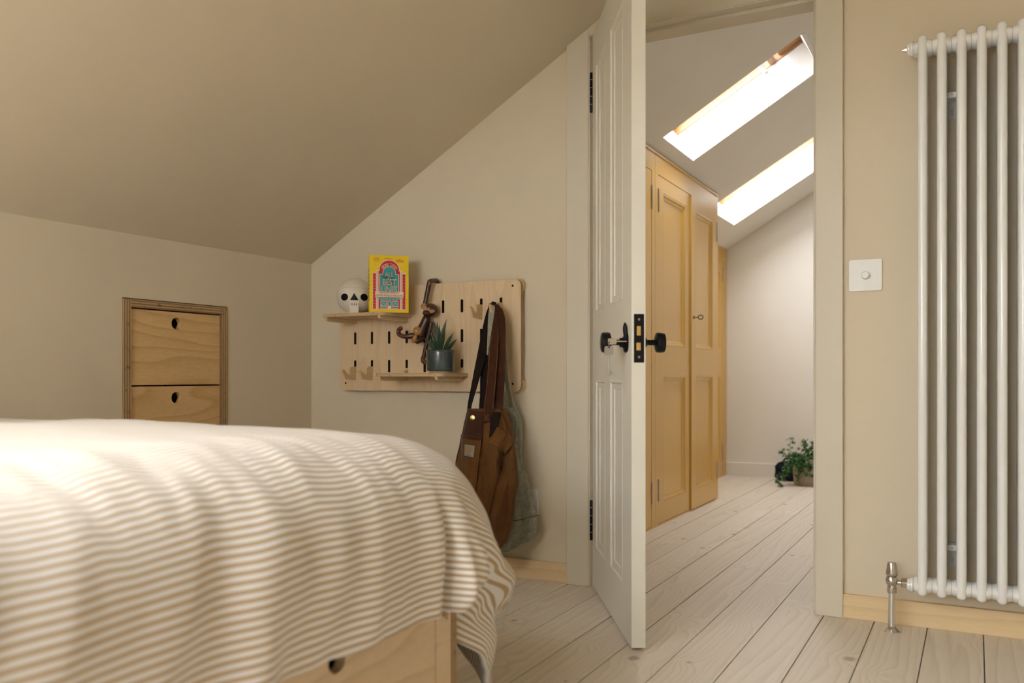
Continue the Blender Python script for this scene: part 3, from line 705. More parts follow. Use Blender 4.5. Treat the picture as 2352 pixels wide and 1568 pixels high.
cv = obj('cover', MB().box(-BKW/2, BKW/2, -.0006, .0006, 0, BKH).box(-BKW/2, BKW/2, BKT-.0006, BKT+.0006, 0, BKH).box(-BKW/2-.0006, -BKW/2+.0006, -.0006, BKT+.0006, 0, BKH), 'b_yellow', bk, local=True, bev=.0003)
def pr(name, polys, mat, lay, split=False):
    """printed shapes: polygons in cover units (0..1 across, 0..1 up from the foot)"""
    if split:
        for poly in polys: pr(name, [poly], mat, lay)
        return
    b = MB()
    for poly in polys: b.prism([((a-.5)*BKW, c*BKH) for a, c in poly], lambda a, c, t: (a, -.0006-t, c), lay*.00012, lay*.00012+.0001)
    return obj(name, b, mat, cv, local=True)
def arch(cx, x0, y0, ys, r, n=18): # straight sides up to ys then a round head
    return [(cx-x0, y0), (cx+x0, y0), (cx+x0, ys)]+[(cx+r*math.cos(PI*k/n), ys+r*math.sin(PI*k/n)*BKW/BKH) for k in range(n+1)]+[(cx-x0, ys)]
pr('print_cream_ground', [rect(.075, .165, .050, .695), rect(.835, .925, .050, .695), rect(.165, .835, .055, .735), arch(.5, .25, .5, .735, .27)], 'b_cream', 1)
pr('print_red_front', [rect(.085, .160, .060, .680), rect(.840, .915, .060, .680), rect(.225, .775, .060, .725), arch(.5, .24, .5, .740, .25)], 'b_red', 2)
pr('print_column', [rect(.172, .205, .060, .715), rect(.795, .828, .060, .715)], 'b_pink', 2, True)
pr('print_sign_border', [rect(.250, .750, .33, .672), arch(.5, .168, .5, .690, .172)], 'b_cream', 3)
pr('print_sign', [rect(.266, .734, .33, .660), arch(.5, .155, .5, .690, .158)], 'b_teal', 4)
pr('print_banner', [rect(.140, .865, .268, .365)], 'b_cream', 5)
pr('print_canopy', [[(.17, .262), (.83, .262), (.71, .205), (.29, .205)]], 'b_teal', 5)
pr('print_canopy_lines', [[(.19+.62*k/12-.003, .262), (.19+.62*k/12+.003, .262), (.31+.38*k/12+.003, .207), (.31+.38*k/12-.003, .207)] for k in range(13)], 'b_cream', 6)
pr('print_brick_joint', [rect(x, x+.075, z-.0012, z+.0012) for x in (.085, .840) for z in [.10+.052*i for i in range(12)]], 'b_pink', 3, True)
pr('print_window_borders', [rect(.275, .430, .068, .198), rect(.580, .735, .068, .198), rect(.455, .555, .055, .200)], 'b_cream', 3)
pr('print_windows', [rect(.288, .418, .118, .188), rect(.592, .722, .118, .188), rect(.288, .418, .078, .106), rect(.592, .722, .078, .106), rect(.470, .540, .118, .194)], 'b_teal', 4)
pr('print_window_mark', [[(.300, .130), (.353, .170), (.406, .130), (.400, .126), (.353, .162), (.306, .126)], [(.604, .130), (.657, .170), (.710, .130), (.704, .126), (.657, .162), (.610, .126)]], 'b_cream', 5, True)
pr('print_blurbs', [rect(x, x+ww, z, z+.008) for x, ww, z in ((.105, .14, .938), (.095, .16, .914), (.105, .13, .888), (.38, .20, .936), (.715, .09, .936), (.665, .22, .910), (.675, .20, .886))], 'b_red', 1)
def ct(body, x, z, size, lay, mat, sx=1.0, bold=0.0, fnr=None):
    fn = fnr or (lambda a, c, t: ((x-.5)*BKW+a, -.0006-lay*.00012-abs(t)*.5, z*BKH+c))
    return obj('cover_lettering', text(body, size, fn, sx=sx, bold=bold, extrude=.0001), mat, cv, local=True)
ct('ALL', .5, .628, .0215, 6, 'b_cream', .88, .0007)
ct('the', .5, .588, .0100, 6, 'b_cream', .9, .0001)
ct('BEST', .5, .478, .0315, 6, 'b_cream', .74, .0010)
ct('LINES', .5, .352+.002, .0315, 7, 'b_cream', .74, .0010)
ct('A HISTORY OF THE MOVIES IN', .5, .333, .0068, 7, 'b_red', .78, .0001)
ct('QUOTES, NOTES and ANECDOTES', .5, .282, .0088, 7, 'b_red', .72, .0002)
# the name bent along the arch
word = 'GEORGE TIFFIN'
for i, chh in enumerate(word):
    if chh == ' ': continue
    t = math.radians(142-104*i/(len(word)-1)); rr = .178*BKW
    cxx, czz = rr*math.cos(t)*1.06, .690*BKH+rr*math.sin(t)*1.02
    rot = t-PI/2
    ct(chh, 0, 0, .0135, 6, 'b_cream', .8, .0003, lambda a, c, q: (cxx+a*math.cos(rot)-c*math.sin(rot), -.0006-6*.00012-abs(q)*.5, czz+a*math.sin(rot)+c*math.cos(rot)))
b = MB()
for i in range(9): b.box(-BKW/2-.0009, -BKW/2-.0004, .008, BKT-.008, .04+.013*i, .049+.013*i)
obj('spine_marks', b, 'b_dark', cv, local=True)

# potted succulent
M['pot_glaze'] = plain('blue_grey_glaze', (.032, .052, .060), rough=.22, coat=.6, var=.5, scale=14)
M['soil'] = plain('soil', (.03, .022, .015), rough=1, var=.4, scale=200)
M['leaf'] = plain('succulent_leaf', (.028, .058, .030), rough=.45, var=.4, scale=20)
M['saucer'] = plain('cork_base', (.42, .30, .17), rough=.8, var=.1, scale=90)
pc = onY(1012, 850, 2.575); PCX, PCY = pc.x, 2.575
ps = thing('potted_succulent', 'small pointed-leaf succulent in a blue-grey glazed pot', 'potted plant', (PCX, PCY, S2))
obj('base_disc', MB().lathe([(.040, 0), (.040, .0075), (0, .0075)], (PCX, PCY, S2), (0, 0, 1), 32), 'saucer', ps, bev=.001)
obj('pot', MB().lathe([(.046, .0075), (.0485, .0095), (.0497, .015), (.0497, .070), (.0505, .0705), (.0505, .0805), (.0497, .0815), (.0465, .0815), (.0465, .070), (0, .070)], (PCX, PCY, S2), (0, 0, 1), 44), 'pot_glaze', ps, smooth=True, angle=40)
obj('soil', MB().lathe([(.0462, .069), (.03, .073), (0, .074)], (PCX, PCY, S2), (0, 0, 1), 24), 'soil', ps, smooth=True)
vr = Vector((CA, SA, 0)).normalized(); vr = Vector((.80, .60, 0)); vf = Vector((.60, -.80, 0))
def blade(base, tip, w, bend):
    base, tip = Vector(base), Vector(tip); b = MB(); rings = []
    ax = tip-base; side = ax.cross(Vector((vf.x, vf.y, .35))).normalized(); nrm = side.cross(ax).normalized()
    for i in range(11):
        t = i/10; c = base+ax*t+Vector((0, 0, bend))*math.sin(PI*t)*.5
        ww = w*(math.sin(PI*min(1, t*.82+.18))**.8)*(1-t**5)+.0004
        th = ww*.28
        rings.append([c+side*ww*math.cos(q)+nrm*th*math.sin(q)-nrm*th*.9*(1-abs(math.cos(q))) for q in [2*PI*j/10 for j in range(10)]])
    return b.loft(rings)
TZ = S2+.078
def pp(px_, py_, d): # pixel -> point d in front of the pot's centre
    q = onY(px_, py_, PCY-d); return q
LV = [((995, 797), (974, 775), .0), ((1000, 797), (985, 760), .01), ((1004, 800), (990, 755), -.01), ((1008, 798), (1004, 738), .0), ((1012, 800), (995, 733), .015), ((1014, 795), (1023, 747), -.005), ((1012, 800), (1013, 768), -.03), ((1008, 800), (1009, 745), -.02),
      ((1020, 798), (1043, 762), .005), ((1022, 800), (1035, 772), -.02), ((1028, 800), (1050, 778), -.01), ((1012, 780), (1026, 732), .01), ((1002, 800), (984, 780), -.02)]
for i, (a, c, d) in enumerate(LV):
    obj('leaf', blade(pp(*a, -d)-Vector((0, 0, .008)), pp(*c, -d*2), .0060 if i not in (6, 7) else .0078, .006), 'leaf', ps, smooth=True)

# jointed wooden monkey hanging from the board's top edge
M['teak'] = wood('dark_teak', (.050, .013, .007), (.022, .007, .005), 'z', ring=60, fib=80, contrast=.6, rough=.38, coat=.3)
M['limba'] = wood('pale_limba', (.42, .20, .055), (.27, .11, .03), 'z', ring=60, fib=80, contrast=.6, rough=.4, coat=.3)
M['teak_hand'] = wood('mid_teak', (.11, .036, .015), (.06, .02, .010), 'z', ring=60, fib=80, contrast=.6, rough=.38, coat=.3)
MY = 2.628
def mp(x, y, d=0.0): return onY(x, y, MY-d)
mk = thing('toy_monkey', 'dark wooden jointed toy monkey hanging from the peg rack', 'toy', mp(972, 835))
obj('raised_arm', MB().tube(smooth_path([mp(985.5, 652), mp(982, 670), mp(978, 692), mp(975, 706)], 4), .0088, 14), 'teak', mk, smooth=True)
ht = PZ1+.0095
obj('hooked_hand', MB().tube(smooth_path([mp(985.5, 655), mp(986, 650), mp(987, 645.5)+Vector((0, .004, 0)), Vector((mp(987, 645).x, PF+.002, ht+.0015)), Vector((mp(987, 648).x-.001, PF+.016, ht-.0005)), Vector((mp(987, 652).x-.003, PF+.0275, ht-.016))], 5), .0088, 14), 'teak_hand', mk, smooth=True)
obj('body', MB().tube(smooth_path([mp(980, 731), mp(975, 745), mp(969, 760), mp(966, 774)], 5), [.0145, .0150, .0156, .0162, .0168, .0173, .0178, .0184, .0190, .0196, .020, .0204, .0204, .020, .0193, .018], 20), 'teak', mk, smooth=True)
hc = mp(987, 712, .006)
vdm = Vector((-hc.x, -hc.y, 0)).normalized(); vrm = Vector((-vdm.y, vdm.x, 0))
hd = obj('head', MB().ellipsoid(hc+vrm*.004, (.0265, .0255, .0245)), 'teak', mk, smooth=True)
def hp(a, b, d): return hc+vrm*a+Vector((0, 0, b))+vdm*d
tl = math.radians(-25)
def face(poly, d0, d1):
    return MB().prism(poly, lambda a, c, t: hp(a*math.cos(tl)-c*math.sin(tl)-.004, a*math.sin(tl)+c*math.cos(tl)+.001, t), d0, d1)
fp = [(.0235*math.copysign(abs(math.cos(q))**.8, math.cos(q)), .0095*math.sin(q)+.003*math.cos(2*q)) for q in [2*PI*j/28 for j in range(28)]]
obj('face_plate', face(fp, .010, .0255), 'limba', hd, bev=.002)
obj('muzzle', MB().ellipsoid(hp(-.012, -.012, .022), (.0135, .0135, .0105)), 'teak', hd, smooth=True)
for a in (-.006, .006):
    ca_, sa_ = math.cos(tl), math.sin(tl); obj('eye', MB().ellipsoid(hp(a*ca_-.003*sa_-.004, a*sa_+.003*ca_+.002, .0258), (.0021,)*3, 10, 6), 'black', hd, smooth=True)
for s in (-1, 1): obj('ear', MB().lathe([(.010, -.003), (.011, 0), (.010, .003)], hp(s*.0235*math.cos(tl), s*.0235*math.sin(tl)+.004, -.004), vdm, 18), 'limba', hd, smooth=True, angle=40)
obj('thigh', MB().tube([mp(962, 768, .012), mp(946, 771, .028), mp(932, 773, .035)], [.0115, .0105, .0092], 14), 'teak', mk, smooth=True)
obj('curled_foot', MB().tube(smooth_path([mp(932, 773, .035), mp(923, 771, .037), mp(916, 766, .037), mp(916, 758, .036), mp(921, 753.5, .035)], 5), .0082, 14), 'teak_hand', mk, smooth=True)
obj('hip_cap', MB().lathe([(.0155, -.003), (.0155, .003), (.013, .0055), (0, .007)], mp(958.5, 760, .022), (.5, -.85, .1), 22), 'limba', mk, smooth=True, angle=40)
obj('thigh', MB().tube([mp(970, 777, .006), mp(958, 783, .022)], [.0118, .0105], 14), 'teak', mk, smooth=True)
obj('foot', MB().ellipsoid(mp(952, 778, .030), (.0098, .0085, .0165), 18, 10, Matrix.Rotation(.35, 3, 'Y')), 'limba', mk, smooth=True)
obj('lowered_arm', MB().tube(smooth_path([mp(991, 742), mp(986, 764), mp(980, 790), mp(974.5, 816)], 4), .0085, 14), 'teak', mk, smooth=True)
obj('hand', MB().tube(smooth_path([mp(974, 817), mp(971.5, 824), mp(972.5, 830), mp(978, 832)], 4), .0083, 14), 'teak_hand', mk, smooth=True)

# ------------------------------------------------------------------ hanging bags
M['canvas'] = cloth('brown_duck_canvas', (.080, .031, .0075), (.150, .064, .016), 700, .85, 9.0, .1)
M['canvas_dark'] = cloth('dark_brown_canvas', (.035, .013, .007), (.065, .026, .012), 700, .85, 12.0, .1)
M['strap'] = cloth('brown_strap', (.032, .010, .005), (.066, .022, .009), 500, .8, 25.0, .1)
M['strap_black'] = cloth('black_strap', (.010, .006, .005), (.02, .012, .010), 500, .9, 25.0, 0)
M['stitch'] = plain('stitch_thread', (.20, .095, .03), rough=.9)
M['linen'] = cloth('grey_green_linen', (.22, .21, .155), (.40, .385, .30), 420, .95, 60.0, .1)
M['linen_dark'] = cloth('dark_grey_linen', (.05, .05, .038), (.09, .09, .07), 420, .95, 60.0, .1)
M['patch'] = plain('woven_patch', (.24, .21, .16), rough=.9)
M['logo'] = plain('orange_print', (.45, .17, .02), rough=.9)
M['button'] = plain('brass_button', (.62, .45, .22), rough=.3, metal=.8)

def bag_off(seed, fold, df, cs, sn, y, x, dents):
    e = fold*df*(noise.noise(Vector((cs*2.2+seed, sn*2.2, y*.006)))*1.0+.5*noise.noise(Vector((cs*5, sn*5+seed, y*.012))))
    if sn < 0:
        for dx, dy, sx, sy, k, tilt in dents:
            u, v = x-dx-(y-dy)*tilt, y-dy
            e += k*math.exp(-(u/sx)**2-(v/sy)**2)
    return e
def bag(name, tab, yc, depth, fold, parent, mat, seed, dents=()):
    """closed cloth body: tab rows (pixel y, left x, right x, depth factor); dents push the front in or out"""
    rings = []; y0, y1 = tab[0][0], tab[-1][0]; n = 88
    for i in range(71):
        y = y0+(y1-y0)*i/70
        xl, xr, df = interp(tab, y)
        L, R = onY(xl, y, yc), onY(xr, y, yc); c = (L+R)/2; hw = (R.x-L.x)/2
        rg = []
        for j in range(n):
            q = 2*PI*j/n; cs, sn = math.cos(q), math.sin(q); fx = math.copysign(abs(cs)**.9, cs)
            e = bag_off(seed, fold, df, cs, sn, y, (xl+xr)/2+(xr-xl)/2*fx, dents)
            dp = depth*df*math.copysign(abs(sn)**.8, sn)
            rg.append(onY((xl+xr)/2+(xr-xl)/2*fx, y, min(yc+dp+e*sn, DY-.003)))
        rings.append(rg)
    return obj(name, MB().loft(rings), mat, parent, smooth=True, angle=70)
def strap_px(rows, th=.0022, n=6):
    """flat band given by pixel rows (y, left x, right x, depth Y)"""
    L = smooth_path([onY(r[1], r[0], r[3]) for r in rows], n); Rr = smooth_path([onY(r[2], r[0], r[3]) for r in rows], n); rings = []
    for i, (l, r) in enumerate(zip(L, Rr)):
        t = (L[min(i+1, len(L)-1)]-L[max(i-1, 0)]).normalized(); nn = (r-l).cross(t).normalized(); md = (l+r)/2
        rings.append([l+nn*th*.6, md+nn*th*1.25, r+nn*th*.6, r-nn*th*.6, md-nn*th, l-nn*th*.6])
    return MB().loft(rings)
def ribbon(pts, width, th=.0025, side=(1, 0, 0), n=8):
    P_ = smooth_path(pts, n); b = MB(); rings = []; side = Vector(side)
    ww = width if isinstance(width, (list, tuple)) else [width, width]
    for i, p in enumerate(P_):
        t = (P_[min(i+1, len(P_)-1)]-P_[max(i-1, 0)]).normalized()
        s = (side-t*side.dot(t)).normalized(); nn = s.cross(t)
        f = i/(len(P_)-1); w_ = (ww[0]+(ww[1]-ww[0])*f)/2
        rings.append([p+s*w_+nn*th, p-s*w_+nn*th, p-s*w_-nn*th, p+s*w_-nn*th])
    return b.loft(rings)
# grey linen bag behind
gb = thing('linen_bag', 'grey-green linen bag hanging behind the brown canvas bag', 'bag', onY(1190, 1268, 2.62))
GT = [(918, 1148, 1166, .3), (926, 1140, 1182, .6), (940, 1132, 1191, .9), (970, 1126, 1201, 1.0), (1047, 1120, 1199, 1.0), (1117, 1112, 1218, 1.05), (1184, 1105, 1236, 1.1), (1219, 1105, 1237, 1.05), (1240, 1110, 1218, .9), (1258, 1122, 1188, .7), (1268, 1140, 1165, .4)]
bag('bag_body', GT, 2.660, .034, .012, gb, 'linen', 3.3, [(1185, 950, 5, 14, -.012, .5), (1172, 950, 5, 14, .010, .3), (1196, 985, 6, 40, .006, 0), (1205, 1120, 5, 90, -.008, .2), (1215, 1150, 5, 70, .006, .25)])
obj('seam', ribbon([onY(1178, 1196, 2.583), onY(1200, 1192, 2.588), onY(1217, 1187, 2.600), onY(1236, 1183, 2.635)], .0022, .0012, (0, 0, 1)), 'linen_dark', gb)
hkp = Vector((cols[8], PF-.043, rows[0]-.004-.0045))       # rests in the hook's notch
hk0 = hkp+Vector((0, 0, .0045))
obj('strap', ribbon([onY(1176, 935, 2.625), onY(1164, 870, 2.632), onY(1157, 790, 2.636), onY(1148, 720, 2.630), hk0+Vector((.003, .002, .003)), onY(1132, 715, 2.60), onY(1128, 760, 2.597), onY(1124, 840, 2.605), onY(1140, 930, 2.62)], .019, .0018, (1, -.35, 0)), 'linen', gb, smooth=True)
# brown canvas bag
bb = thing('canvas_bag', 'brown canvas workwear bag hanging by wide straps from a hook', 'bag', onY(1140, 1262, 2.58))
BYC, BD = 2.540, .056
DENT = [(1156, 1062, 9, 34, -.044, -.05), (1176, 1075, 9, 50, .012, .1), (1138, 1070, 8, 60, .012, -.25), (1113, 1100, 6, 90, -.010, -.1), (1172, 1165, 8, 40, -.016, -.25), (1150, 1150, 9, 60, .010, -.25), (1128, 1190, 7, 50, -.008, -.2), (1085, 1070, 5, 60, -.005, -.15)]
BT = [(938, 1076, 1162, .45), (945, 1072, 1166, .55), (980, 1064, 1176, .8), (1015, 1056, 1181, .95), (1060, 1046, 1188, 1.05), (1110, 1042, 1192, 1.1), (1150, 1046, 1184, 1.1), (1180, 1056, 1181, 1.05), (1210, 1072, 1176, .95), (1240, 1095, 1166, .75), (1256, 1120, 1154, .45), (1261, 1132, 1146, .2)]
bag('bag_body', BT, BYC, BD, .016, bb, 'canvas', 8.1, DENT)
def bag_front(x, y, e=.004):
    xl, xr, df = interp(BT, y); s = (x-(xl+xr)/2)/((xr-xl)/2); s = max(-.99, min(.99, s))
    q = math.acos(math.copysign(abs(s)**(1/.9), s)); sn, cs = -math.sin(q), math.cos(q)
    ee = bag_off(8.1, .016, df, cs, sn, y, x, DENT)
    yy = BYC-BD*df*abs(sn)**.8+ee*sn
    return onY(x, y, yy-e)
def patch(quad, mat, name, parent, e=.004, th=.003, nu=10, nv=14):
    """cloth piece lying on the bag's front; quad = pixel corners tl, tr, br, bl"""
    tl_, tr_, br_, bl_ = [Vector((*q, 0)) for q in quad]; b = MB(); v = []; f = []
    for i in range(nv+1):
        for j in range(nu+1):
            p = (tl_.lerp(tr_, j/nu)).lerp(bl_.lerp(br_, j/nu), i/nv); v.append(bag_front(p.x, p.y, e))
    for i in range(nv):
        for j in range(nu):
            k = i*(nu+1)+j; f.append((k, k+1, k+nu+2, k+nu+1))
    b.add(v, f); return obj(name, b, mat, parent, smooth=True, solid=-th, angle=60)
patch([(1076, 941), (1112, 946), (1106, 1008), (1062, 999)], 'canvas_dark', 'bib_panel', bb, .004)
pk = patch([(1059, 998), (1107, 1004), (1092, 1126), (1062, 1108)], 'canvas', 'pocket', bb, .007)
patch([(1060, 999), (1107, 1005), (1106, 1012), (1059, 1006)], 'strap', 'pocket_hem', pk, .0095, .0012)
for a, c in (((1104.5, 1008), (1091, 1122)), ((1092, 1124), (1066, 1108))):
    obj('stitching', MB().tube([bag_front(a[0]+(c[0]-a[0])*t/12, a[1]+(c[1]-a[1])*t/12, .0095) for t in range(13)], .0009, 6), 'stitch', pk)
lb = patch([(1067, 1020), (1091, 1023), (1088, 1050), (1066, 1046)], 'patch', 'label_patch', pk, .0108, .0010)
# the label's mark: an open round wave, and a bar of tiny lettering under it
lc = bag_front(1078.5, 1033, .0125)
mk2 = [(.0095*math.cos(math.radians(a)), .0105*math.sin(math.radians(a))) for a in range(35, 330, 12)]+[(.0045*math.cos(math.radians(a))+.002, .0055*math.sin(math.radians(a))-.001) for a in range(325, 60, -18)]
obj('logo_mark', MB().prism(mk2, lambda a, c, t: lc+Vector((a, -t, c)), -.002, .0008), 'logo', lb)
obj('logo_lettering', text('carhartt', .0062, lambda a, c, t: bag_front(1078, 1046.5, .0122)+Vector((a, -abs(t), c+.0005)), sx=.95, extrude=.0003), 'canvas_dark', lb)
bt = bag_front(1086, 959, .006)
obj('button', MB().lathe([(.0085, 0), (.0092, .002), (.008, .0042), (.003, .0052), (0, .0054)], bt, (.25, -.95, .1), 22), 'button', bb, smooth=True, angle=40)
# straps: looped over the hook, brown pair in front, black webbing on the left
obj('strap', strap_px([(972, 1107, 1126, 2.497), (950, 1110, 1131, 2.500), (920, 1113, 1135, 2.505), (878, 1118, 1139, 2.520), (811, 1123, 1144, 2.548), (769, 1128, 1145, 2.568), (725, 1135, 1144, 2.588), (706, 1137, 1143, 2.600), (699, 1133, 1141, 2.612)]), 'strap', bb, smooth=True)
obj('strap', strap_px([(948, 1134, 1153, 2.520), (920, 1136, 1156, 2.522), (850, 1142, 1160, 2.545), (783, 1146, 1161, 2.572), (735, 1145, 1160, 2.588), (714, 1143, 1155, 2.598), (703, 1139, 1148, 2.606), (697.5, 1129, 1139, 2.613), (699, 1123, 1131, 2.606), (706, 1121, 1126, 2.600)]), 'strap', bb, smooth=True)
obj('strap_lining', strap_px([(815, 1118, 1121, 2.574), (773, 1120, 1128, 2.582), (740, 1121, 1133, 2.590), (715, 1123, 1137, 2.598), (701, 1126, 1136, 2.606)]), 'linen', bb, smooth=True)
for off, x0_ in ((0, 1), (1, 0)):
    rows_ = [(945, 1112, 1130, 2.4955), (920, 1114.5, 1133.5, 2.500), (878, 1119.5, 1137.5, 2.515), (811, 1124.5, 1142.5, 2.543), (769, 1129.5, 1143.5, 2.563)]
    obj('stitching', MB().tube(smooth_path([onY(r[1] if off else r[2], r[0], r[3]) for r in rows_], 5), .0007, 6), 'stitch', bb)
obj('thin_strap', strap_px([(946, 1073, 1079, 2.545), (920, 1076, 1086, 2.548), (869, 1087, 1101, 2.560), (811, 1101, 1117, 2.578), (744, 1115, 1121, 2.594), (708, 1121.5, 1126, 2.602)]), 'strap_black', bb, smooth=True)
obj('thin_strap', strap_px([(945, 1101, 1112, 2.572), (900, 1103, 1115, 2.576), (860, 1104, 1119, 2.580), (811, 1111, 1121, 2.586), (760, 1117, 1124, 2.596), (712, 1122, 1128, 2.606)]), 'strap_black', bb, smooth=True)
obj('strap_end', MB().obox(bag_front(1117, 959, .008), (1, 0, .15), (0, 1, 0), (-.1, 0, 1), .0165, .002, .014), 'strap', bb, bev=.001)
sx_ = bag_front(1117, 959, .0115)
b = MB()
for s in (-1, 1): b.obox(sx_, (.8, 0, s), (0, 1, 0), (-s, 0, .8), .013, .0006, .0007)
obj('cross_stitch', b, 'stitch', bb)
obj('thin_strap', ribbon([onY(1077, 946, 2.56), onY(1086, 890, 2.565), onY(1104, 800, 2.585), onY(1121, 722, 2.598), hk0+Vector((-.001, -.003, .008))], [.013, .020], .0018, (1, -.2, 0)), 'strap_black', bb, smooth=True)
obj('thin_strap', ribbon([onY(1104, 942, 2.60), onY(1108, 890, 2.605), onY(1115, 810, 2.610), onY(1124, 730, 2.615), hk0+Vector((-.0005, .003, .006))], [.013, .017], .0018, (1, -.2, 0)), 'strap_black', bb, smooth=True)
# the turned-over corner on the right, a black patch painted for the shade inside the bag
patch([(1128, 947), (1152, 946), (1143, 984), (1124, 1004)], 'strap_black', 'opening_shade', bb, .003, .002)
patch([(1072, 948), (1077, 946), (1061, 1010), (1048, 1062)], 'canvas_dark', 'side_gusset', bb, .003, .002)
patch([(1150, 946), (1158, 968), (1180, 1013), (1164, 1020)], 'canvas', 'turned_edge', bb, .010, .004)
patch([(1142, 980), (1162, 994), (1143, 1030), (1123, 1014)], 'canvas', 'flap', bb, .016, .004)
patch([(1162, 994), (1181, 1016), (1160, 1042), (1143, 1030)], 'canvas', 'flap_side', bb, .014, .004)
obj('stitching', MB().tube([bag_front(1162-19*t/8, 994+36*t/8, .0190) for t in range(9)], .0009, 6), 'stitch', bb)
obj('seam', MB().tube([bag_front(1150-30*t/14, 1070+125*t/14, .003) for t in range(15)], .0013, 6), 'canvas_dark', bb)
obj('seam', MB().tube([bag_front(1109-2*t/10, 960+90*t/10, .003) for t in range(11)], .0011, 6), 'canvas_dark', bb)

# ------------------------------------------------------------------ bed
bd_ = thing('bed', 'birch plywood bed base with finger-hole drawer under the duvet', 'bed', (-1.58, .42, 0))
BX, BYF, BYH, BZ = -.85, 1.38, -.62, .335
hy_, hz_ = 1.037, .272
SBn = lambda a, b, t: (BX-t, a, b)
obj('side_panel', plate(rect(BYH, BYF-.02, .0, BZ), [rect(.205, 1.31, .035, .305)], .018, SBn), 'ply_bed', bd_, bev=.001)
obj('drawer_front', plate(rect(.208, 1.307, .038, .302), [circ(hy_, hz_, .020)], .018, SBn), 'ply_bed', bd_, bev=.0008)
obj('drawer_back', MB().box(BX-.075, BX-.065, .22, 1.30, .04, .30), 'hole_shade', bd_)  # near-black sheet, the shade behind the finger hole put into its colour
obj('foot_panel', MB().box(-2.28, BX+.001, BYF-.0195, BYF, .0, BZ), 'edge_y', bd_, bev=.001)
obj('head_panel', MB().box(-2.28, BX-.02, BYH, BYH+.018, .0, .85), 'ply_x', bd_, bev=.001)
obj('far_side_panel', MB().box(-2.28, -2.262, BYH+.02, BYF-.021, 0, BZ), 'ply_y', bd_, bev=.001)
obj('platform', MB().box(-2.26, BX-.019, BYH+.02, BYF-.021, BZ-.02, BZ), 'ply_y', bd_)
M['mattress'] = cloth('mattress_cotton', (.75, .73, .69), (.80, .78, .75), 300)
ma = obj('mattress', MB().box(-2.265, -.90, BYH+.03, BYF-.02, BZ, .540), 'mattress', bev=.05, seg=4)
tag(ma, 'white mattress on the bed base under the striped duvet', 'mattress')

# duvet -----------------------------------------------------------------
m, nt, bs = new_mat('striped_cotton')
uvn = nd(nt, 'ShaderNodeUVMap'); sp = nd(nt, 'ShaderNodeSeparateXYZ', {'Vector': uvn.outputs[0]})
ph = math_n(nt, 'DIVIDE', math_n(nt, 'SUBTRACT', sp.outputs['X'], math_n(nt, 'MULTIPLY', sp.outputs['Y'], -.030)), .0112)
fr = math_n(nt, 'FRACT', ph)
st = ramp(nt, fr, [(0.0, (.80, .785, .765)), (0.50, (.80, .785, .765)), (0.54, (.47, .335, .185)), (0.96, (.47, .335, .185)), (1.0, (.80, .785, .765))])
nt.links.new(st.outputs[0], bs.inputs['Base Color']); bs.inputs['Roughness'].default_value = .85
bs.inputs['Sheen Weight'].default_value = .15
wn = nd(nt, 'ShaderNodeTexNoise', {'Vector': obj_coord(nt, False), 'Scale': 38.0, 'Detail': 4.0})
bump(nt, bs, wn.outputs[0], .25, .006); M['duvet'] = m

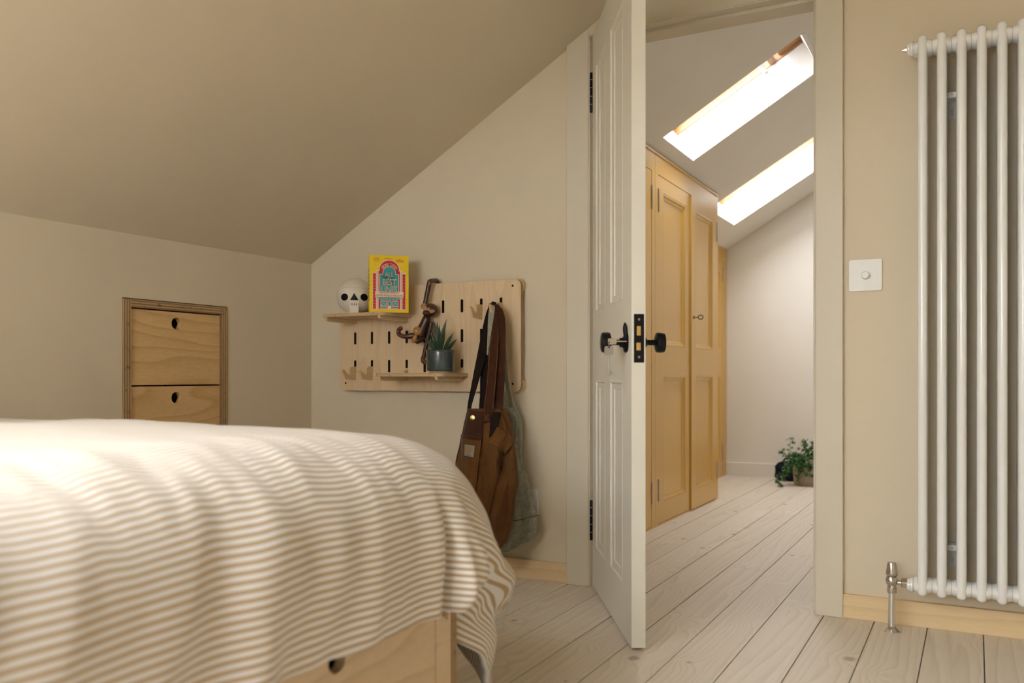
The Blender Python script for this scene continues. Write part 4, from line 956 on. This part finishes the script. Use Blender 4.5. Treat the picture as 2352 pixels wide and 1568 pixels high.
DR = .21; RFY = .33; XS, YS, ZTOP = -1.005, 1.270, .604
QA, QB = .418, .520
def gauss(x, c, s): return math.exp(-((x-c)/s)**2)
def sstep(a, b, x):
    t = max(0, min(1, (x-a)/(b-a))); return t*t*(3-2*t)
def duvet_pt(a, b):
    """a: cloth distance past the start of the side bend, b: past the start of the foot bend"""
    qa, qb = max(a, 0), max(b, 0); q = math.hypot(qa, qb)
    th = math.atan2(qb, qa) if q > 1e-6 else 0.0
    if q < DR*PI/2: out, down = math.sin(q/DR), DR*(1-math.cos(q/DR))
    else: out, down = 1.0, DR+(q-DR*PI/2)
    deg = math.degrees(th)
    dn = min(1.0, down/.30)
    corner = gauss(deg, 45, 34)*min(1, q/.25)
    # cloth excess at the corner falls into folds
    f = 0.0
    rise = sstep(.06, .22, down)
    f += -.016*gauss(deg, 30, 4)*rise+.012*gauss(deg, 20, 5)*rise
    thr = interp([(0, .305), (10, .285), (20, .262), (32, .240), (40, .265), (48, .33), (60, .375), (75, .40), (90, .42)], deg)[0]
    win = sstep(2, 7, deg)*(1-sstep(82, 90, deg))
    f += win*(.022*gauss(down, thr-.03, .05)+.034*gauss(deg, 54, 14)*gauss(down, .30, .10)+.028*gauss(deg, 50, 16)*sstep(.35, .42, down))
    f += -win*.060*sstep(thr-.004, thr+.014, down)*(1-.75*gauss(deg, 50, 13))
    f += win*(.010*gauss(deg, 40, 3)-.010*gauss(deg, 33, 3)+.008*gauss(deg, 26, 3))*sstep(thr, thr+.05, down)
    # deep crease where the side turns into the corner
    if qa > 0:
        cb = b-.025+.16*(down-.1)
        f += -.045*gauss(cb, 0, .016)*sstep(.09, .20, down)+.018*gauss(cb, .05, .03)*rise+.010*gauss(cb, -.045, .025)*rise
    # hanging folds on the side
    if qa > 0:
        wv = noise.noise(Vector((b*3.1, a*.8, 4.2)))*.5
        side = (1-corner)*dn
        f += side*(.006*math.sin(b*17+wv*5+a*1.5)+.016*noise.noise(Vector((b*5.5+a*1.6, a*1.2, 9.0))))
        f += -.016*gauss(b+a*.3, -.42, .045)*dn+.018*gauss(b+a*.3, -.34, .035)*dn
        r1 = 1-abs(noise.noise(Vector((b*8+a*2.5, a*2.4, 2.0))))*2
        f += .013*dn*(r1-.5)*(1-.5*corner)
        f += .008*dn*noise.noise(Vector((b*22+a*6, a*7, 12.0)))
    ux, uy = (qa/q, qb/q) if q > 1e-6 else (0, 0)
    ph_ = math.radians(90*(deg/90)**1.3) if q > 1e-6 else 0.0
    if q > 1e-6: ux, uy = (math.cos(ph_), math.sin(ph_))
    x = XS+min(a, 0)+(out*DR+f)*ux; y = YS+min(b, 0)+(out*RFY+f)*uy
    z = ZTOP-down
    # puff of the top and crumples near the edge
    top = max(0, 1-down/.25)
    z += top*(.012*noise.noise(Vector((a*2.4, b*2.4, 1.0)))+.005*noise.noise(Vector((a*7, b*7, 3.0))))
    z += top*gauss(a, .10, .14)*(.012*noise.noise(Vector((a*3.5, b*13, 6.0)))+.008*noise.noise(Vector((a*7, b*26, 8.0))))
    # slight fall toward the foot and hump along the middle
    z += -.010*max(0, 1+min(b, 0)/.35)+.010*gauss(a, -.55, .4)
    z += .006*noise.noise(Vector((b*6, 0, 5.0)))*max(0, (down-.2))*4
    return Vector((x, y, max(z, .012)))
b = MB(); A_, B_ = [], []
na, nb = 190, 240
a0, b0 = -(XS+2.285), -(YS-BYH-.05)
A_ = [a0+(QA-a0)*i/na for i in range(na+1)]; B_ = [b0+(QB-b0)*j/nb for j in range(nb+1)]
b.v = [tuple(duvet_pt(a, c)) for a in A_ for c in B_]
b.uv = [(a, c) for a in A_ for c in B_]
b.f = [(i*(nb+1)+j, i*(nb+1)+j+1, (i+1)*(nb+1)+j+1, (i+1)*(nb+1)+j) for i in range(na) for j in range(nb)]
dv = obj('duvet', b, 'duvet', smooth=True, solid=.010, angle=180)
tag(dv, 'white and tan striped duvet draped over the plywood bed', 'duvet')

# ------------------------------------------------------------------ end of the hall: ivy and a dark bag
M['ivy'] = plain('ivy_leaf', (.040, .125, .028), rough=.4, var=.75, scale=45)
M['stem'] = plain('ivy_stem', (.10, .075, .03), rough=.8)
M['potwood'] = wood('weathered_pot', (.50, .42, .33), (.28, .21, .15), 'z', ring=60, fib=60, contrast=.6, rough=.7)
M['navy'] = cloth('navy_cloth', (.004, .005, .013), (.012, .014, .03), 300, .8, 20.0, 0)
IX, IY = -.945, 5.885
iv = thing('potted_ivy', 'trailing green ivy in a weathered round pot at the hall end', 'potted plant', (IX, IY, 0))
obj('pot', MB().lathe([(.098, 0), (.104, .02), (.112, .165), (.113, .17), (.106, .17), (.104, .15), (0, .15)], (IX, IY, 0), (0, 0, 1), 36), 'potwood', iv, smooth=True, angle=40)
obj('soil', MB().lathe([(.104, .149), (.06, .158), (0, .16)], (IX, IY, 0), (0, 0, 1), 20), 'soil', iv, smooth=True)
ri = random.Random(5)
leaves = MB(); stems = MB()
def ivy_leaf(p, d, s):
    n0 = len(leaves.v); d = d.normalized(); n = Vector((ri.uniform(-1, 1), ri.uniform(-1, .2), ri.uniform(.2, 1))).normalized()
    u = (d-n*d.dot(n)).normalized(); w_ = n.cross(u)
    sh = [(0, 0), (.28, -.42), (.42, -.10), (.78, -.34), (.72, -.08), (1.05, 0), (.72, .08), (.78, .34), (.42, .10), (.28, .42)]
    v = [p+u*.45*s+n*s*.06]+[p+u*a*s+w_*b_*1.25*s-n*s*.10*abs(b_) for a, b_ in sh]
    k = len(v); v += [q-n*s*.03 for q in v]; f = []
    for i in range(1, k):
        j = i % (k-1)+1; f += [(0, i, j), (k, k+j, k+i), (i, k+i, k+j, j)]
    leaves.add(v, f)
paths = [[(1852, 1062, 5.87), (1838, 1045, 5.85), (1818, 1040, 5.85), (1814, 1006, 5.86)], [(1852, 1062, 5.88), (1832, 1046, 5.84), (1806, 1044, 5.84), (1795, 1033, 5.85)],
         [(1856, 1060, 5.87), (1850, 1038, 5.86), (1846, 1018, 5.86), (1854, 1010, 5.85)], [(1862, 1060, 5.88), (1862, 1040, 5.88), (1868, 1026, 5.87), (1872, 1014, 5.88)],
         [(1850, 1062, 5.85), (1826, 1058, 5.79), (1806, 1075, 5.75), (1797, 1096, 5.72)], [(1850, 1062, 5.85), (1822, 1060, 5.78), (1800, 1082, 5.74), (1786, 1104, 5.70), (1798, 1114, 5.69)],
         [(1848, 1064, 5.82), (1836, 1066, 5.77), (1832, 1085, 5.76), (1836, 1100, 5.76)], [(1852, 1064, 5.80), (1845, 1068, 5.76), (1842, 1085, 5.75)],
         [(1850, 1062, 5.83), (1824, 1064, 5.77), (1814, 1084, 5.75), (1800, 1090, 5.74)], [(1860, 1064, 5.79), (1858, 1072, 5.75), (1855, 1094, 5.75)],
         [(1870, 1060, 5.84), (1880, 1050, 5.82), (1892, 1058, 5.80)], [(1862, 1060, 5.90), (1880, 1045, 5.92), (1898, 1040, 5.94)],
         [(1850, 1062, 5.85), (1836, 1052, 5.81), (1820, 1056, 5.79), (1806, 1062, 5.78)], [(1856, 1062, 5.83), (1850, 1050, 5.80), (1842, 1056, 5.77), (1838, 1072, 5.76)]]
for pa in paths:
    pt = smooth_path([onY(*q) for q in pa], 7); stems.tube(pt, .0016, 5)
    for i, p in enumerate(pt):
        for _ in range(1 if i > len(pt)*.6 else 2):
            d = Vector((ri.uniform(-1, 1), ri.uniform(-1, .3), ri.uniform(-.6, .6)))
            ivy_leaf(p+d*.008, d, ri.uniform(.020, .034))
for _ in range(110):
    q = onY(ri.gauss(1846, 13), ri.gauss(1058, 10), ri.uniform(5.76, 5.92)); ivy_leaf(q, Vector((ri.uniform(-1, 1), ri.uniform(-1, .2), ri.uniform(-.7, .5))), ri.uniform(.022, .036))
leaves.v = [(x, y, max(z, .004)) for x, y, z in leaves.v]
obj('stems', stems, 'stem', iv, smooth=True)
obj('foliage', leaves, 'ivy', iv, kind='stuff')
# dark bag slumped on the floor behind it
NT = [(1059, 1797, 1824, .35), (1063, 1787, 1836, .7), (1072, 1780, 1844, .95), (1085, 1781, 1850, 1.0), (1096, 1780, 1850, 1.0), (1101, 1785, 1846, .9), (1103.5, 1795, 1838, .6)]
nbg = thing('navy_bag', 'dark navy cloth bag slumped on floor behind the ivy', 'bag', onY(1812, 1103.5, 6.05))
rings = []
for i in range(25):
    y = 1059+(1103.5-1059)*i/24; xl, xr, df = interp(NT, y); L, R = onY(xl, y, 6.07), onY(xr, y, 6.07); c = (L+R)/2; hw = (R.x-L.x)/2
    rings.append([Vector((c.x+hw*math.cos(q)*(1+.05*noise.noise(Vector((math.cos(q)*3, math.sin(q)*3, y*.08)))), 6.07+.075*df*math.sin(q), max(c.z, .003))) for q in [2*PI*j/36 for j in range(36)]])
obj('bag_body', MB().loft(rings), 'navy', nbg, smooth=True, angle=80)
obj('bag_handle', MB().tube(smooth_path([onY(1796, 1064, 6.02), onY(1803, 1054, 6.03), onY(1815, 1053, 6.03), onY(1823, 1064, 6.02)], 6), .006, 10), 'navy', nbg, smooth=True)
